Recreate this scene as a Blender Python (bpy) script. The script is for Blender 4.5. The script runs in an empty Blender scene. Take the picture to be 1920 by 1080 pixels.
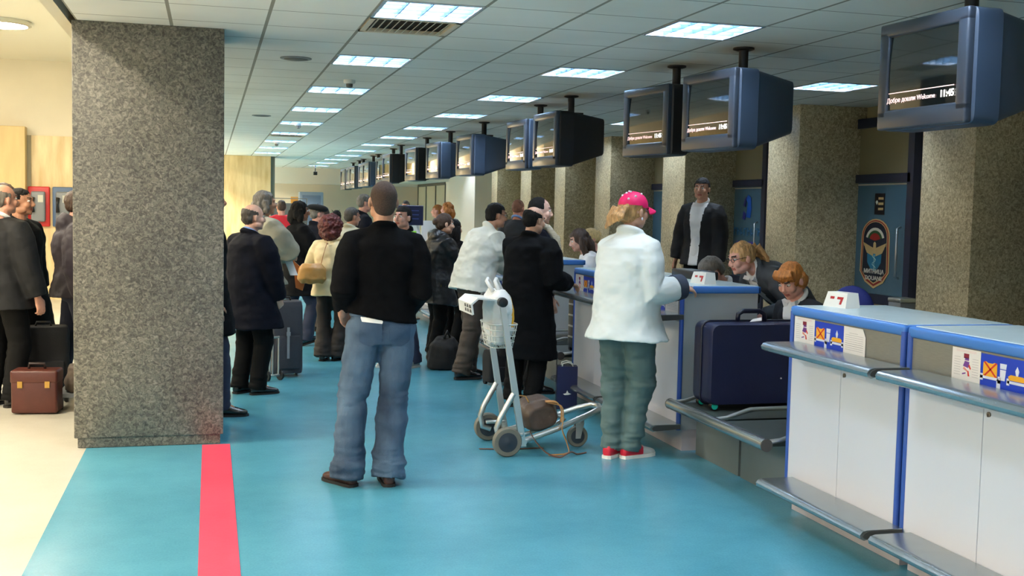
# Airport check-in hall: blue vinyl floor, a line of counters with hanging monitors, passengers queueing.
LAMP, HALL, AMB, EXPO, FINE = 66., 115., .8, .62, True
import bpy, bmesh, math, random
import numpy as np
from mathutils import Vector, Matrix, Euler

random.seed(7)
SC = bpy.context.scene
COL = SC.collection
PI = math.pi
V = Vector
R = math.radians
CEIL = 2.833

# ------------------------------------------------------------------ materials
_M = {}


def srgb(r, g, b):
    return tuple(((c / 255) / 12.92 if c / 255 <= .04045 else ((c / 255 + .055) / 1.055) ** 2.4) for c in (r, g, b)) + (1,)


def mat(name, rgb, rough=.5, metal=0., spec=.5, var=0., vscale=8., bump=0., bscale=60., stretch=(1, 1, 1), emit=None, estr=0., coat=0., col2=None, sheen=0.):
    """A node material: base colour with an optional noise variation, optional noise bump."""
    if name in _M:
        return _M[name]
    m = bpy.data.materials.new(name)
    m.use_nodes = True
    nt = m.node_tree
    b = nt.nodes['Principled BSDF']
    c = srgb(*rgb)
    b.inputs['Base Color'].default_value = c
    b.inputs['Roughness'].default_value = rough
    b.inputs['Metallic'].default_value = metal
    b.inputs['Specular IOR Level'].default_value = spec
    b.inputs['Coat Weight'].default_value = coat
    if sheen:
        b.inputs['Sheen Weight'].default_value = sheen
    if emit:
        b.inputs['Emission Color'].default_value = srgb(*emit)
        b.inputs['Emission Strength'].default_value = estr
    if var or bump or col2:
        tc = nt.nodes.new('ShaderNodeTexCoord')
        mp = nt.nodes.new('ShaderNodeMapping')
        mp.inputs['Scale'].default_value = stretch
        nt.links.new(tc.outputs['Object'], mp.inputs['Vector'])
        if var or col2:
            n = nt.nodes.new('ShaderNodeTexNoise')
            n.inputs['Scale'].default_value = vscale
            n.inputs['Detail'].default_value = 5
            nt.links.new(mp.outputs[0], n.inputs['Vector'])
            rp = nt.nodes.new('ShaderNodeValToRGB')
            rp.color_ramp.elements[0].position = .3
            rp.color_ramp.elements[1].position = .7
            d = srgb(*col2) if col2 else c
            rp.color_ramp.elements[0].color = tuple(x * (1 - var) for x in c[:3]) + (1,)
            rp.color_ramp.elements[1].color = tuple(min(1, x * (1 + var)) for x in d[:3]) + (1,)
            nt.links.new(n.outputs['Fac'], rp.inputs['Fac'])
            nt.links.new(rp.outputs['Color'], b.inputs['Base Color'])
        if bump:
            n2 = nt.nodes.new('ShaderNodeTexNoise')
            n2.inputs['Scale'].default_value = bscale
            n2.inputs['Detail'].default_value = 4
            nt.links.new(mp.outputs[0], n2.inputs['Vector'])
            bp = nt.nodes.new('ShaderNodeBump')
            bp.inputs['Strength'].default_value = bump
            bp.inputs['Distance'].default_value = .01
            nt.links.new(n2.outputs['Fac'], bp.inputs['Height'])
            nt.links.new(bp.outputs['Normal'], b.inputs['Normal'])
    _M[name] = m
    return m


# ------------------------------------------------------------------ mesh builder
class MB:
    def __init__(self):
        self.v, self.f, self.mi, self.mats = [], [], [], []

    def midx(self, m):
        if m is None:
            return 0
        if m not in self.mats:
            self.mats.append(m)
        return self.mats.index(m)

    def add(self, vs, fs, m=None):
        o = len(self.v)
        self.v += [tuple(p) for p in vs]
        k = self.midx(m)
        for f in fs:
            self.f.append([o + i for i in f])
            self.mi.append(k)
        return self

    def box(self, a, b, m=None, bev=0.):
        x0, y0, z0 = [min(a[i], b[i]) for i in range(3)]
        x1, y1, z1 = [max(a[i], b[i]) for i in range(3)]
        if bev <= 0:
            vs = [(x, y, z) for x in (x0, x1) for y in (y0, y1) for z in (z0, z1)]
            return self.add(vs, [(0, 1, 3, 2), (4, 6, 7, 5), (0, 4, 5, 1), (2, 3, 7, 6), (0, 2, 6, 4), (1, 5, 7, 3)], m)
        bev = min(bev, (x1 - x0) * .49, (y1 - y0) * .49, (z1 - z0) * .49)
        bm = bmesh.new()
        bmesh.ops.create_cube(bm, size=1)
        for q in bm.verts:
            q.co = V(((x0 + x1) / 2 + q.co.x * (x1 - x0), (y0 + y1) / 2 + q.co.y * (y1 - y0), (z0 + z1) / 2 + q.co.z * (z1 - z0)))
        bmesh.ops.bevel(bm, geom=bm.edges[:], offset=bev, segments=3, profile=.5, affect='EDGES')
        return self.frombm(bm, m)

    def frombm(self, bm, m=None, mx=None):
        bm.verts.index_update()
        vs = [(mx @ q.co if mx else q.co) for q in bm.verts]
        fs = [[q.index for q in f.verts] for f in bm.faces]
        bm.free()
        return self.add(vs, fs, m)

    def tube(self, pts, rad, m=None, n=10, closed=False):
        """A round tube along points; rad is one radius or one per point."""
        pts = [V(p) for p in pts]
        rr = rad if isinstance(rad, (list, tuple)) else [rad] * len(pts)
        N = len(pts)
        vs, fs = [], []
        up = None
        for i, p in enumerate(pts):
            a = pts[i - 1] if (i > 0 or closed) else p
            c = pts[(i + 1) % N] if (i < N - 1 or closed) else p
            d = (c - a)
            d = d.normalized() if d.length > 1e-9 else V((0, 0, 1))
            if up is None:
                up = V((0, 0, 1)) if abs(d.z) < .9 else V((0, 1, 0))
            x = d.cross(up)
            if x.length < 1e-6:
                x = d.orthogonal()
            x.normalize()
            y = x.cross(d).normalized()
            up = y
            for k in range(n):
                t = 2 * PI * k / n
                vs.append(p + (x * math.cos(t) + y * math.sin(t)) * rr[i])
        for i in range(N if closed else N - 1):
            j = (i + 1) % N
            for k in range(n):
                q = (k + 1) % n
                fs.append((i * n + k, i * n + q, j * n + q, j * n + k))
        if not closed:
            fs.append(tuple(range(n))[::-1])
            fs.append(tuple((N - 1) * n + k for k in range(n)))
        return self.add(vs, fs, m)

    def ell(self, c, r, m=None, nu=16, nv=10, rot=None):
        vs, fs = [], []
        c = V(c)
        for j in range(1, nv):
            ph = PI * j / nv
            for i in range(nu):
                th = 2 * PI * i / nu
                p = V((r[0] * math.sin(ph) * math.cos(th), r[1] * math.sin(ph) * math.sin(th), r[2] * math.cos(ph)))
                vs.append(c + (rot @ p if rot else p))
        t, b = len(vs), len(vs) + 1
        for s in (1, -1):
            p = V((0, 0, s * r[2]))
            vs.append(c + (rot @ p if rot else p))
        for j in range(nv - 2):
            for i in range(nu):
                q = (i + 1) % nu
                fs.append((j * nu + i, (j + 1) * nu + i, (j + 1) * nu + q, j * nu + q))
        for i in range(nu):
            q = (i + 1) % nu
            fs.append((t, i, q))
            fs.append((b, (nv - 2) * nu + q, (nv - 2) * nu + i))
        return self.add(vs, fs, m)

    def loft(self, rings, m=None, n=20, pw=2.4):
        """rings: (centre, xdir, ydir, rx, ry)"""
        vs, fs = [], []
        for c, xd, yd, rx, ry in rings:
            c, xd, yd = V(c), V(xd), V(yd)
            for k in range(n):
                t = 2 * PI * k / n
                ct, st = math.cos(t), math.sin(t)
                a = math.copysign(abs(ct) ** (2 / pw), ct) * rx
                b = math.copysign(abs(st) ** (2 / pw), st) * ry
                vs.append(c + xd * a + yd * b)
        N = len(rings)
        for i in range(N - 1):
            for k in range(n):
                q = (k + 1) % n
                fs.append((i * n + k, i * n + q, (i + 1) * n + q, (i + 1) * n + k))
        fs.append(tuple(range(n))[::-1])
        fs.append(tuple((N - 1) * n + k for k in range(n)))
        return self.add(vs, fs, m)

    def prism(self, poly, o, xd, yd, nd, depth, m=None):
        """polygon (2-D points) in the frame o, xd, yd, extruded by depth along nd"""
        o, xd, yd, nd = V(o), V(xd), V(yd), V(nd)
        n = len(poly)
        vs = [o + xd * p[0] + yd * p[1] for p in poly] + [o + xd * p[0] + yd * p[1] + nd * depth for p in poly]
        fs = [tuple(range(n))[::-1], tuple(range(n, 2 * n))] + [(i, (i + 1) % n, n + (i + 1) % n, n + i) for i in range(n)]
        return self.add(vs, fs, m)

    def lathe(self, prof, c, axis=(0, 0, 1), m=None, n=24):
        """prof: (radius, height) along the axis"""
        ax = V(axis).normalized()
        x = ax.orthogonal().normalized()
        y = ax.cross(x)
        c = V(c)
        vs, fs = [], []
        for r, h in prof:
            for k in range(n):
                t = 2 * PI * k / n
                vs.append(c + ax * h + (x * math.cos(t) + y * math.sin(t)) * r)
        N = len(prof)
        for i in range(N - 1):
            for k in range(n):
                q = (k + 1) % n
                fs.append((i * n + k, i * n + q, (i + 1) * n + q, (i + 1) * n + k))
        fs.append(tuple(range(n))[::-1])
        fs.append(tuple((N - 1) * n + k for k in range(n)))
        return self.add(vs, fs, m)

    def mesh(self, name):
        me = bpy.data.meshes.new(name)
        me.from_pydata(self.v, [], self.f)
        for m in self.mats:
            me.materials.append(m)
        me.polygons.foreach_set('material_index', self.mi)
        bm = bmesh.new()
        bm.from_mesh(me)
        bmesh.ops.recalc_face_normals(bm, faces=bm.faces[:])
        bm.to_mesh(me)
        bm.free()
        return me

    def build(self, name, m=None, parent=None, smooth=False, angle=None):
        me = self.mesh(name)
        if m is not None and not self.mats:
            me.materials.append(m)
        return link(name, me, parent, smooth, angle)


def link(name, me, parent=None, smooth=False, angle=None):
    o = bpy.data.objects.new(name, me)
    COL.objects.link(o)
    if smooth:
        me.polygons.foreach_set('use_smooth', [True] * len(me.polygons))
        if angle:
            me.set_sharp_from_angle(angle=R(angle))
    if parent:
        o.parent = parent
    return o


def empty(name, loc=(0, 0, 0), rz=0.):
    o = bpy.data.objects.new(name, None)
    o.empty_display_size = .1
    COL.objects.link(o)
    o.location = loc
    o.rotation_euler = (0, 0, rz)
    return o


def tag(o, label=None, cat=None, group=None, kind=None):
    if label:
        o['label'] = label
    if cat:
        o['category'] = cat
    if group:
        o['group'] = group
    if kind:
        o['kind'] = kind
    return o


def thing(name, label, cat, loc=(0, 0, 0), rz=0., group=None):
    return tag(empty(name, loc, rz), label, cat, group)


def struct(name, mb, m=None, parent=None, smooth=False, angle=None):
    o = mb.build(name, m, parent, smooth, angle)
    o['kind'] = 'structure'
    return o


def copy_tree(o, parent=None):
    c = o.copy()
    COL.objects.link(c)
    c.parent = parent
    for ch in o.children:
        copy_tree(ch, c)
    return c


# ------------------------------------------------------------------ voxel fusing in a scratch scene
_T = bpy.data.scenes.new('scratch')


def evaluated(ob):
    _T.collection.objects.link(ob)
    vl = _T.view_layers[0]
    vl.update()
    dg = vl.depsgraph
    me = bpy.data.meshes.new_from_object(ob.evaluated_get(dg), depsgraph=dg)
    _T.collection.objects.unlink(ob)
    old = ob.data
    bpy.data.objects.remove(ob)
    return me, old


def fuse(mb, voxel=.01, smooth=4):
    me = mb.mesh('scratch')
    ob = bpy.data.objects.new('scratch', me)
    r = ob.modifiers.new('r', 'REMESH')
    r.mode = 'VOXEL'
    r.voxel_size = voxel
    if smooth:
        s = ob.modifiers.new('s', 'SMOOTH')
        s.iterations = smooth
        s.factor = .5
    out, old = evaluated(ob)
    bpy.data.meshes.remove(old)
    out.materials.clear()
    return out


def text_mesh(s, size, depth=.001, align='CENTER', bold=False):
    cu = bpy.data.curves.new('t', 'FONT')
    cu.body = s
    cu.size = size
    cu.extrude = depth
    cu.align_x = align
    cu.align_y = 'CENTER'
    cu.resolution_u = 2
    if bold:
        cu.offset = size * .02
    ob = bpy.data.objects.new('t', cu)
    me, old = evaluated(ob)
    bpy.data.curves.remove(old)
    me.materials.clear()
    return me


def frame(o, xd, yd, nd):
    m = Matrix.Identity(4)
    for i, a in enumerate((xd, yd, nd)):
        a = V(a)
        for j in range(3):
            m[j][i] = a[j]
    m.translation = V(o)
    return m


def text_on(name, s, size, o, xd, yd, nd, m, parent=None, depth=.001, align='CENTER', bold=False):
    me = text_mesh(s, size, depth, align, bold)
    me.transform(frame(o, xd, yd, nd))
    me.materials.append(m)
    return link(name, me, parent)


# ------------------------------------------------------------------ vectorised noise
def _hash(ix, iy, iz, seed):
    h = (ix * 374761393 + iy * 668265263 + iz * 1440662683 + seed * 974711) & 0xFFFFFFFF
    h = ((h ^ (h >> 13)) * 1274126177) & 0xFFFFFFFF
    h = h ^ (h >> 16)
    return (h & 0xFFFF) / 32767.5 - 1.


def patch(me, o, xd, yd, nd, rows, nx=10, off=.004, thick=.004):
    """a thin sheet laid on a mesh: rows are (y, x0, x1) in the frame o, xd, yd; points are dropped along nd onto me"""
    from mathutils.bvhtree import BVHTree
    bv = BVHTree.FromPolygons([v.co.copy() for v in me.vertices], [tuple(p.vertices) for p in me.polygons])
    o, xd, yd, nd = V(o), V(xd).normalized(), V(yd).normalized(), V(nd).normalized()
    vs = []
    for y, x0, x1 in rows:
        for i in range(nx + 1):
            p = o + xd * (x0 + (x1 - x0) * i / nx) + yd * y
            h = bv.ray_cast(p - nd * .3, nd, .6)[0]
            vs.append((h if h is not None else p) - nd * off)
    n = len(vs)
    vs += [v + nd * (off + thick) for v in vs]
    fs = []
    w = nx + 1
    R_ = len(rows)
    for j in range(R_ - 1):
        for i in range(nx):
            a = j * w + i
            fs += [(a, a + 1, a + w + 1, a + w), (n + a + w, n + a + w + 1, n + a + 1, n + a)]
    edge = [i for i in range(w)] + [j * w + nx for j in range(1, R_)] + [(R_ - 1) * w + i for i in range(nx - 1, -1, -1)] + [j * w for j in range(R_ - 2, 0, -1)]
    for k in range(len(edge)):
        a, b = edge[k], edge[(k + 1) % len(edge)]
        fs.append((a, n + a, n + b, b))
    m = MB()
    m.add(vs, fs)
    return m


def vnoise(P, seed=1):
    P = np.asarray(P, dtype=np.float64)
    i = np.floor(P).astype(np.int64)
    f = P - i
    f = f * f * (3 - 2 * f)
    out = 0
    for dx in (0, 1):
        for dy in (0, 1):
            for dz in (0, 1):
                w = (f[:, 0] if dx else 1 - f[:, 0]) * (f[:, 1] if dy else 1 - f[:, 1]) * (f[:, 2] if dz else 1 - f[:, 2])
                out = out + w * _hash(i[:, 0] + dx, i[:, 1] + dy, i[:, 2] + dz, seed)
    return out


def coords(me):
    a = np.empty(len(me.vertices) * 3)
    me.vertices.foreach_get('co', a)
    return a.reshape(-1, 3)


def setco(me, a):
    me.vertices.foreach_set('co', np.ascontiguousarray(a).ravel())
    me.update()


def displace(me, amp, scale, seed=1, weight=None):
    """push vertices along their normals by noise; scale is 3 numbers per metre"""
    P = coords(me)
    N = np.empty(len(P) * 3)
    me.vertices.foreach_get('normal', N)
    N = N.reshape(-1, 3)
    d = vnoise(P * np.array(scale), seed) + .5 * vnoise(P * np.array(scale) * 2.1, seed + 5)
    if weight is not None:
        d = d * weight(P)
    setco(me, P + N * (d * amp)[:, None])


def cut(me, keep):
    """remove the vertices where keep(P) is False"""
    P = coords(me)
    k = keep(P)
    bm = bmesh.new()
    bm.from_mesh(me)
    bm.verts.ensure_lookup_table()
    bmesh.ops.delete(bm, geom=[v for v, q in zip(bm.verts, k) if not q], context='VERTS')
    bm.to_mesh(me)
    bm.free()


def split(me, sel):
    """faces whose centre satisfies sel move into a new mesh"""
    n = len(me.polygons)
    c = np.empty(n * 3)
    me.polygons.foreach_get('center', c)
    k = sel(c.reshape(-1, 3))
    out = me.copy()
    for mm, want in ((me, ~k), (out, k)):
        bm = bmesh.new()
        bm.from_mesh(mm)
        bm.faces.ensure_lookup_table()
        bmesh.ops.delete(bm, geom=[f for f, q in zip(bm.faces, want) if not q], context='FACES')
        bm.to_mesh(mm)
        bm.free()
    return out


ORD = ['first', 'second', 'third', 'fourth', 'fifth', 'sixth', 'seventh', 'eighth', 'ninth', 'tenth', 'eleventh', 'twelfth', 'thirteenth', 'fourteenth', 'fifteenth', 'sixteenth']
# ------------------------------------------------------------------ people
def rot(ax, deg):
    return Matrix.Rotation(R(deg), 3, ax)


def ik(S, W, a, b, pole):
    d = W - S
    L = d.length
    if L > (a + b) * .998:
        W = S + d * ((a + b) * .998 / L)
        d = W - S
        L = d.length
    u = d.normalized()
    x = (a * a - b * b + L * L) / (2 * L)
    hgt = math.sqrt(max(0, a * a - x * x))
    p = pole - u * pole.dot(u)
    p = p.normalized() if p.length > 1e-6 else u.orthogonal().normalized()
    return S + u * x + p * hgt, W


def hand(mb, W, d, n, right, s, curl=25, spread=.0):
    d = d.normalized()
    n = (n - d * n.dot(d))
    n = n.normalized() if n.length > 1e-6 else d.orthogonal().normalized()
    side = d.cross(n) if right else n.cross(d)
    mb.loft([(W - d * .02 * s, side, n, .026 * s, .020 * s), (W + d * .02 * s, side, n, .032 * s, .018 * s), (W + d * .06 * s, side, n, .041 * s, .016 * s),
             (W + d * .092 * s, side, n, .040 * s, .012 * s), (W + d * .100 * s, side, n, .034 * s, .008 * s)], n=14)
    for off, L, dc in ((.031, .078, 0), (.0105, .088, 4), (-.0105, .082, 8), (-.031, .064, 14)):
        p = W + d * .088 * s + side * off * s
        pts, rad = [p], [.0098 * s]
        ang = 0
        for k, fr in enumerate((.45, .32, .23)):
            ang += (curl + dc) * (.7 if k == 0 else 1)
            dd = (d * math.cos(R(ang)) + n * math.sin(R(ang)) + side * off * spread * 8).normalized()
            p = p + dd * L * fr * s
            pts.append(p)
            rad.append((.0092, .0084, .0062)[k] * s)
        mb.tube(pts, rad, n=8)
    p0 = W + d * .022 * s + side * .022 * s
    t1 = (d * .62 + side * .68 + n * .32).normalized()
    t2 = (d * .85 + side * .25 + n * .42).normalized()
    mb.tube([p0, p0 + t1 * .042 * s, p0 + t1 * .042 * s + t2 * .034 * s, p0 + t1 * .042 * s + t2 * .054 * s], [.014 * s, .0115 * s, .0095 * s, .006 * s], n=8)


def head_shapes(mb, T, s, fem=False, fat=0.):
    """T maps head coordinates (x right, y forward, z up, origin mid-head) to local space"""
    def E(c, r, rt=None):
        m = MB()
        m.ell((0, 0, 0), r, rot=rt, nu=20, nv=14)
        mb.add([T(V(c) + V(p)) for p in m.v], m.f)

    def TU(pts, rad, n=8):
        m = MB()
        m.tube(pts, rad, n=n)
        mb.add([T(V(p)) for p in m.v], m.f)
    E((0, -.014, .022), (.076, .097, .093))
    E((0, .020, -.030), (.064 + fat * .010, .072, .088))
    E((0, .040, -.078), (.044 + fat * .012, .046, .034))
    for q in (-1, 1):
        E((q * .036, .056, -.026), (.029 + fat * .008, .032, .032))
        E((q * .046, .010, -.066), (.024 + fat * .012, .05, .032))
        E((q * .080, -.010, -.010), (.010, .020, .031), rot('Z', q * 18))
        TU([(q * .012, .085, .030), (q * .030, .083, .034), (q * .048, .070, .028)], [.009, .010, .007])
    TU([(0, .080, .022), (0, .096, -.006), (0, .108, -.026)], [.010, .011, .014])
    E((0, .100, -.031), (.019, .014, .010))
    TU([(-.024, .076, -.058), (-.010, .087, -.054), (0, .089, -.056), (.010, .087, -.054), (.024, .076, -.058)], [.004, .007, .006, .007, .004])
    TU([(-.021, .077, -.063), (0, .088, -.067), (.021, .077, -.063)], [.004, .008, .004])
    E((0, .074, -.095), (.018, .014, .014))


SKINS = {}


def skinmat(rgb):
    if rgb not in SKINS:
        i = len(SKINS)
        SKINS[rgb] = (mat('skin_%d' % i, rgb, .5, var=.10, vscale=25, bump=.05, bscale=200),
                      mat('lips_%d' % i, tuple(int(c * k) for c, k in zip(rgb, (.85, .62, .60))), .4))
    return SKINS[rgb]


EYE_WHITE = mat('eye_white', (225, 220, 214), .25)
IRIS = mat('eye_iris', (50, 36, 28), .2)
FAST = 1.0


def person(label, loc, heading, H=1.75, w=1.0, lean=0., sway=0., twist=0., headp=(0, 0, 0), arms=None, feet=None, hip=None, hipxy=(0, 0), top=None, bottom=None, shoes=None,
           skin=(205, 160, 135), hair=None, fem=False, fat=0., eyes=False, vox=.009, gvox=.013, curl=25, lips=True, knee_pole=None, brow=(60, 45, 38), shoulder=(1., 0.)):
    """One standing, leaning or seated figure. Local space: faces +Y, right hand +X, origin on the floor under the hips."""
    s = H / 1.75
    root = thing('person', label, 'person', loc, R(heading))
    Mw = Matrix.Translation(V(loc)) @ Matrix.Rotation(R(heading), 4, 'Z')
    Mi = Mw.inverted()
    X, Y, Z = V((1, 0, 0)), V((0, 1, 0)), V((0, 0, 1))
    hz = (hip if hip is not None else .93 * s)
    Hc = V((hipxy[0], hipxy[1], hz))
    RL = rot('Z', twist) @ rot('Y', sway) @ rot('X', -lean)         # upper body
    RP = rot('Z', twist * .4) @ rot('Y', sway * .5) @ rot('X', -lean * .45)    # pelvis
    RM = rot('Z', twist * .7) @ rot('Y', sway * .8) @ rot('X', -lean * .8)
    waist = Hc + RP @ Z * .15 * s
    chest = waist + RM @ Z * .20 * s
    neck = chest + RL @ Z * .20 * s
    ux, uy, uz = RL @ X, RL @ Y, RL @ Z
    px, py, pz = RP @ X, RP @ Y, RP @ Z
    mx_, my_ = RM @ X, RM @ Y
    RH = rot('Z', twist) @ rot('X', -lean * .35) @ rot('Z', headp[0]) @ rot('X', -headp[1]) @ rot('Y', headp[2])
    nk = (uz * .6 + (RH @ Z) * .4).normalized()
    hs = 1.0 * s ** .6
    hc = neck + nk * (.155 * s) + uy * .018 * s + (RH @ Y) * .01
    T = lambda p: hc + RH @ (V(p) * hs)
    sw = .170 * s * w * shoulder[0] * (.93 if fem else 1.)
    a_up, a_fo = .285 * s, .255 * s
    sh = {}
    for k, q in (('R', 1), ('L', -1)):
        S = neck - uz * (.082 + shoulder[1]) * s + ux * q * sw
        spec = (arms or {}).get(k, ('hang',))
        cl = curl
        pole = (-uy * .8 - Z * .3 + ux * q * .5)
        dirh = None
        pn = None
        if spec[0] == 'hang':
            fwd = spec[1] if len(spec) > 1 else .04
            out = spec[2] if len(spec) > 2 else .07
            W = S + V((ux.x * q * out, ux.y * q * out, 0)) + V((0, 1, 0)) * fwd * s + V((0, 0, -.525 * s))
            pn = -ux * q
        else:
            W = Mi @ V(spec[1]) if spec[0] == 'world' else V(spec[1]) * s
            if len(spec) > 2 and spec[2] is not None:
                pole = V(spec[2])
            if len(spec) > 3 and spec[3] is not None:
                dirh = (Mi.to_3x3() @ V(spec[3])) if spec[0] == 'world' else V(spec[3])
            if len(spec) > 4 and spec[4] is not None:
                pn = (Mi.to_3x3() @ V(spec[4])) if spec[0] == 'world' else V(spec[4])
            if len(spec) > 5:
                cl = spec[5]
        El, W = ik(S, W, a_up, a_fo, pole)
        if dirh is None:
            dirh = (W - El)
        if pn is None:
            pn = V((0, 0, -1)) if abs(dirh.normalized().z) < .7 else -ux * q
        sh[k] = (S, El, W, dirh.normalized(), pn, cl)
    ft = feet or ((-.10, 0, 8), (.10, .02, -8))
    lg = {}
    for k, q, f in (('L', -1, ft[0]), ('R', 1, ft[1])):
        J = Hc + px * q * .088 * s * w - pz * .015 * s
        toe = rot('Z', f[2]) @ Y
        lift = f[3] if len(f) > 3 else 0.
        A = V((f[0] * s, f[1] * s, (.085 + lift) * s)) - toe * .03 * s
        K, A = ik(J, A, .425 * s, .415 * s, knee_pole if knee_pole else (toe * .9 + px * q * .1))
        lg[k] = (J, K, A, toe, f[4] if len(f) > 4 else 0.)

    # ---- body: one continuous skin
    b = MB()
    b.loft([(Hc - pz * .10 * s, px, py, .12 * s * w, .09 * s), (Hc, px, py, .155 * s * w, .105 * s), (waist, mx_, my_, .13 * s * w, .09 * s), (chest, ux, uy, .15 * s * w, .105 * s),
            (neck - uz * .06 * s, ux, uy, .14 * s * w, .08 * s), (neck - uz * .005, ux, uy, .075 * s, .06 * s)])
    b.tube([neck - uz * .05 * s, neck + nk * .05 * s + uy * .004, hc - (RH @ Z) * .045 * hs - (RH @ Y) * .012], [.066 * s, (.050 if fem else .058) * s, (.048 if fem else .056) * s], n=14)
    for k in 'RL':
        S, El, W, dh, pn, cl = sh[k]
        b.tube([neck - uz * .03 * s, S, S + (El - S) * .5, El, El + (W - El) * .35, W], [.05 * s, .052 * s, .045 * s, .038 * s, .037 * s, .026 * s], n=12)
        hand(b, W, dh, pn, k == 'R', s, cl)
        J, K, A, toe, tip = lg[k]
        b.tube([J, J + (K - J) * .5, K, K + (A - K) * .3, A], [.08 * s, .072 * s, .054 * s, .052 * s, .036 * s], n=12)
        b.tube([A, A + toe * .1 * s - Z * .04 * s], [.036 * s, .032 * s], n=10)
    head_shapes(b, T, hs, fem, fat)
    me = fuse(b, vox, 2)
    sk, lp = skinmat(skin)
    me.materials.append(sk)
    me.materials.append(lp)
    bmat = mat('brow_%d_%d_%d' % brow, brow, .8)
    me.materials.append(bmat)
    n = len(me.polygons)
    c = np.empty(n * 3)
    me.polygons.foreach_get('center', c)
    c = c.reshape(-1, 3) - np.array(hc)
    hl = c @ np.array(RH) / hs
    idx = np.zeros(n, dtype=np.int32)
    ax = np.abs(hl[:, 0])
    if vox < .008:
        idx[(ax < .024) & (hl[:, 1] > .074) & (hl[:, 2] < -.050) & (hl[:, 2] > -.072)] = 1
        idx[(ax > .014) & (ax < .050) & (hl[:, 1] > .062) & (hl[:, 2] > .030) & (hl[:, 2] < .041)] = 2
    me.polygons.foreach_set('material_index', idx)
    link('body', me, root, True)
    if eyes:
        for q in (-1, 1):
            e = MB()
            e.ell(T((q * .032, .071, .010)), (.0145 * hs, .0145 * hs, .011 * hs), EYE_WHITE, rot=RH)
            e.ell(T((q * .032, .0815, .010)), (.006 * hs, .005 * hs, .006 * hs), IRIS, nu=12, nv=8, rot=RH)
            e.build('eye', None, root, True)

    # ---- trousers or skirt
    if bottom:
        m = bottom['mat']
        o = bottom.get('off', .018)
        g = MB()
        top_z = bottom.get('rise', .12)
        g.loft([(Hc - pz * .115 * s, px, py, (.135 * w + o) * s, (.10 + o) * s), (Hc - pz * .03 * s, px, py, (.165 * w + o) * s, (.125 + o) * s), (Hc + pz * .06 * s, px, py, (.155 * w + o) * s, (.11 + o) * s),
                (Hc + pz * top_z * s, px, py, (.142 * w + o) * s, (.098 + o) * s)])
        kn, hm, th = bottom.get('knee', .072), bottom.get('hem', .075), bottom.get('thigh', .095)
        for k in 'RL':
            J, K, A, toe, tip = lg[k]
            dn = (A - K).normalized()
            end = A + dn * (bottom.get('drop', .035) * s)
            if bottom.get('short'):
                end = A - dn * bottom['short']
            g.tube([J + Z * .02, J + (K - J) * .25, J + (K - J) * .6, K, K + (A - K) * .45, K + (A - K) * .8, end],
                   [th * s * w, (th - .002) * s * w, (th * .5 + kn * .5) * s * w, kn * s * w, (kn * .55 + hm * .45) * s, (kn * .2 + hm * .8) * s, hm * s], n=16)
        me = fuse(g, gvox, 3)
        wr = bottom.get('wr', .006)
        displace(me, wr, (7, 7, 16), 3 + len(label))
        zk = lg['R'][1].z
        displace(me, wr * 1.1, (9, 9, 38), 11, lambda P: np.clip(1 - np.abs(P[:, 2] - .12) / .18, 0, 1) + .7 * np.clip(1 - np.abs(P[:, 2] - zk) / .13, 0, 1))
        me.materials.append(m)
        if bottom.get('extra'):
            bottom['extra'](me, root, Hc, s, px, py, pz)
        link(bottom.get('name', 'trousers'), me, root, True)

    # ---- shoes
    if shoes:
        for k in 'RL':
            J, K, A, toe, tip = lg[k]
            sd = toe.cross(Z)
            base = V((A.x, A.y, A.z - .085 * s))
            rt = Matrix.Rotation(R(tip), 3, sd)
            P = lambda f, z, q=0: A - Z * .085 * s + rt @ (toe * f * s + Z * z * s + sd * q * s)
            toe2 = rt @ toe
            up2 = rt @ Z
            g = MB()
            for (f, z, rx, rz) in ():
                pass
            rings = []
            for f, zc, rx, rz in ((-.068, .045, .020, .028), (-.058, .048, .033, .042), (-.02, .058, .038, .052), (.04, .054, .038, .048), (.09, .042, .043, .036), (.14, .034, .045, .027), (.18, .029, .038, .021), (.203, .026, .020, .013)):
                rings.append((P(f, zc), sd, up2, rx * s, rz * s))
            g.loft(rings, n=16, pw=2.3)
            g.tube([P(-.018, .06), A + Z * .03 * s], [.040 * s, .042 * s], n=12)
            me = fuse(g, .007, 2)
            me.materials.append(shoes['mat'])
            if shoes.get('two'):
                o2 = np.array(P(0, 0))
                tv = np.array(toe2)
                patch = split(me, lambda C: ((C - o2) @ tv > .085 * s))
                patch.materials.clear()
                patch.materials.append(shoes['two'])
            sho = link('shoe', me, root, True)
            if shoes.get('two'):
                link('toe_panel', patch, sho, True)
            g = MB()
            rr = []
            for zz in (.0, .018 if not shoes.get('thick') else .028):
                for f, rx in ((-.072, .012), (-.062, .034), (-.02, .040), (.04, .041), (.10, .047), (.15, .048), (.19, .038), (.212, .012)):
                    rr.append((f, rx, zz))
            half = len(rr) // 2
            poly = [(f, rx) for f, rx, z in rr[:half]] + [(f, -rx) for f, rx, z in reversed(rr[:half])]
            g.prism([(f * s, q * s) for f, q in poly], P(0, 0), toe2, sd, up2, (.018 if not shoes.get('thick') else .022) * s)
            g.build('sole', shoes['sole'], sho)
            if shoes.get('laces'):
                g = MB()
                for i in range(4):
                    f = .035 + i * .022
                    g.tube([P(f, .092 - i * .010, -.024), P(f + .006, .102 - i * .011, 0), P(f, .092 - i * .010, .024)], .004, n=6)
                g.build('laces', shoes['laces'], sho, True)

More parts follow.
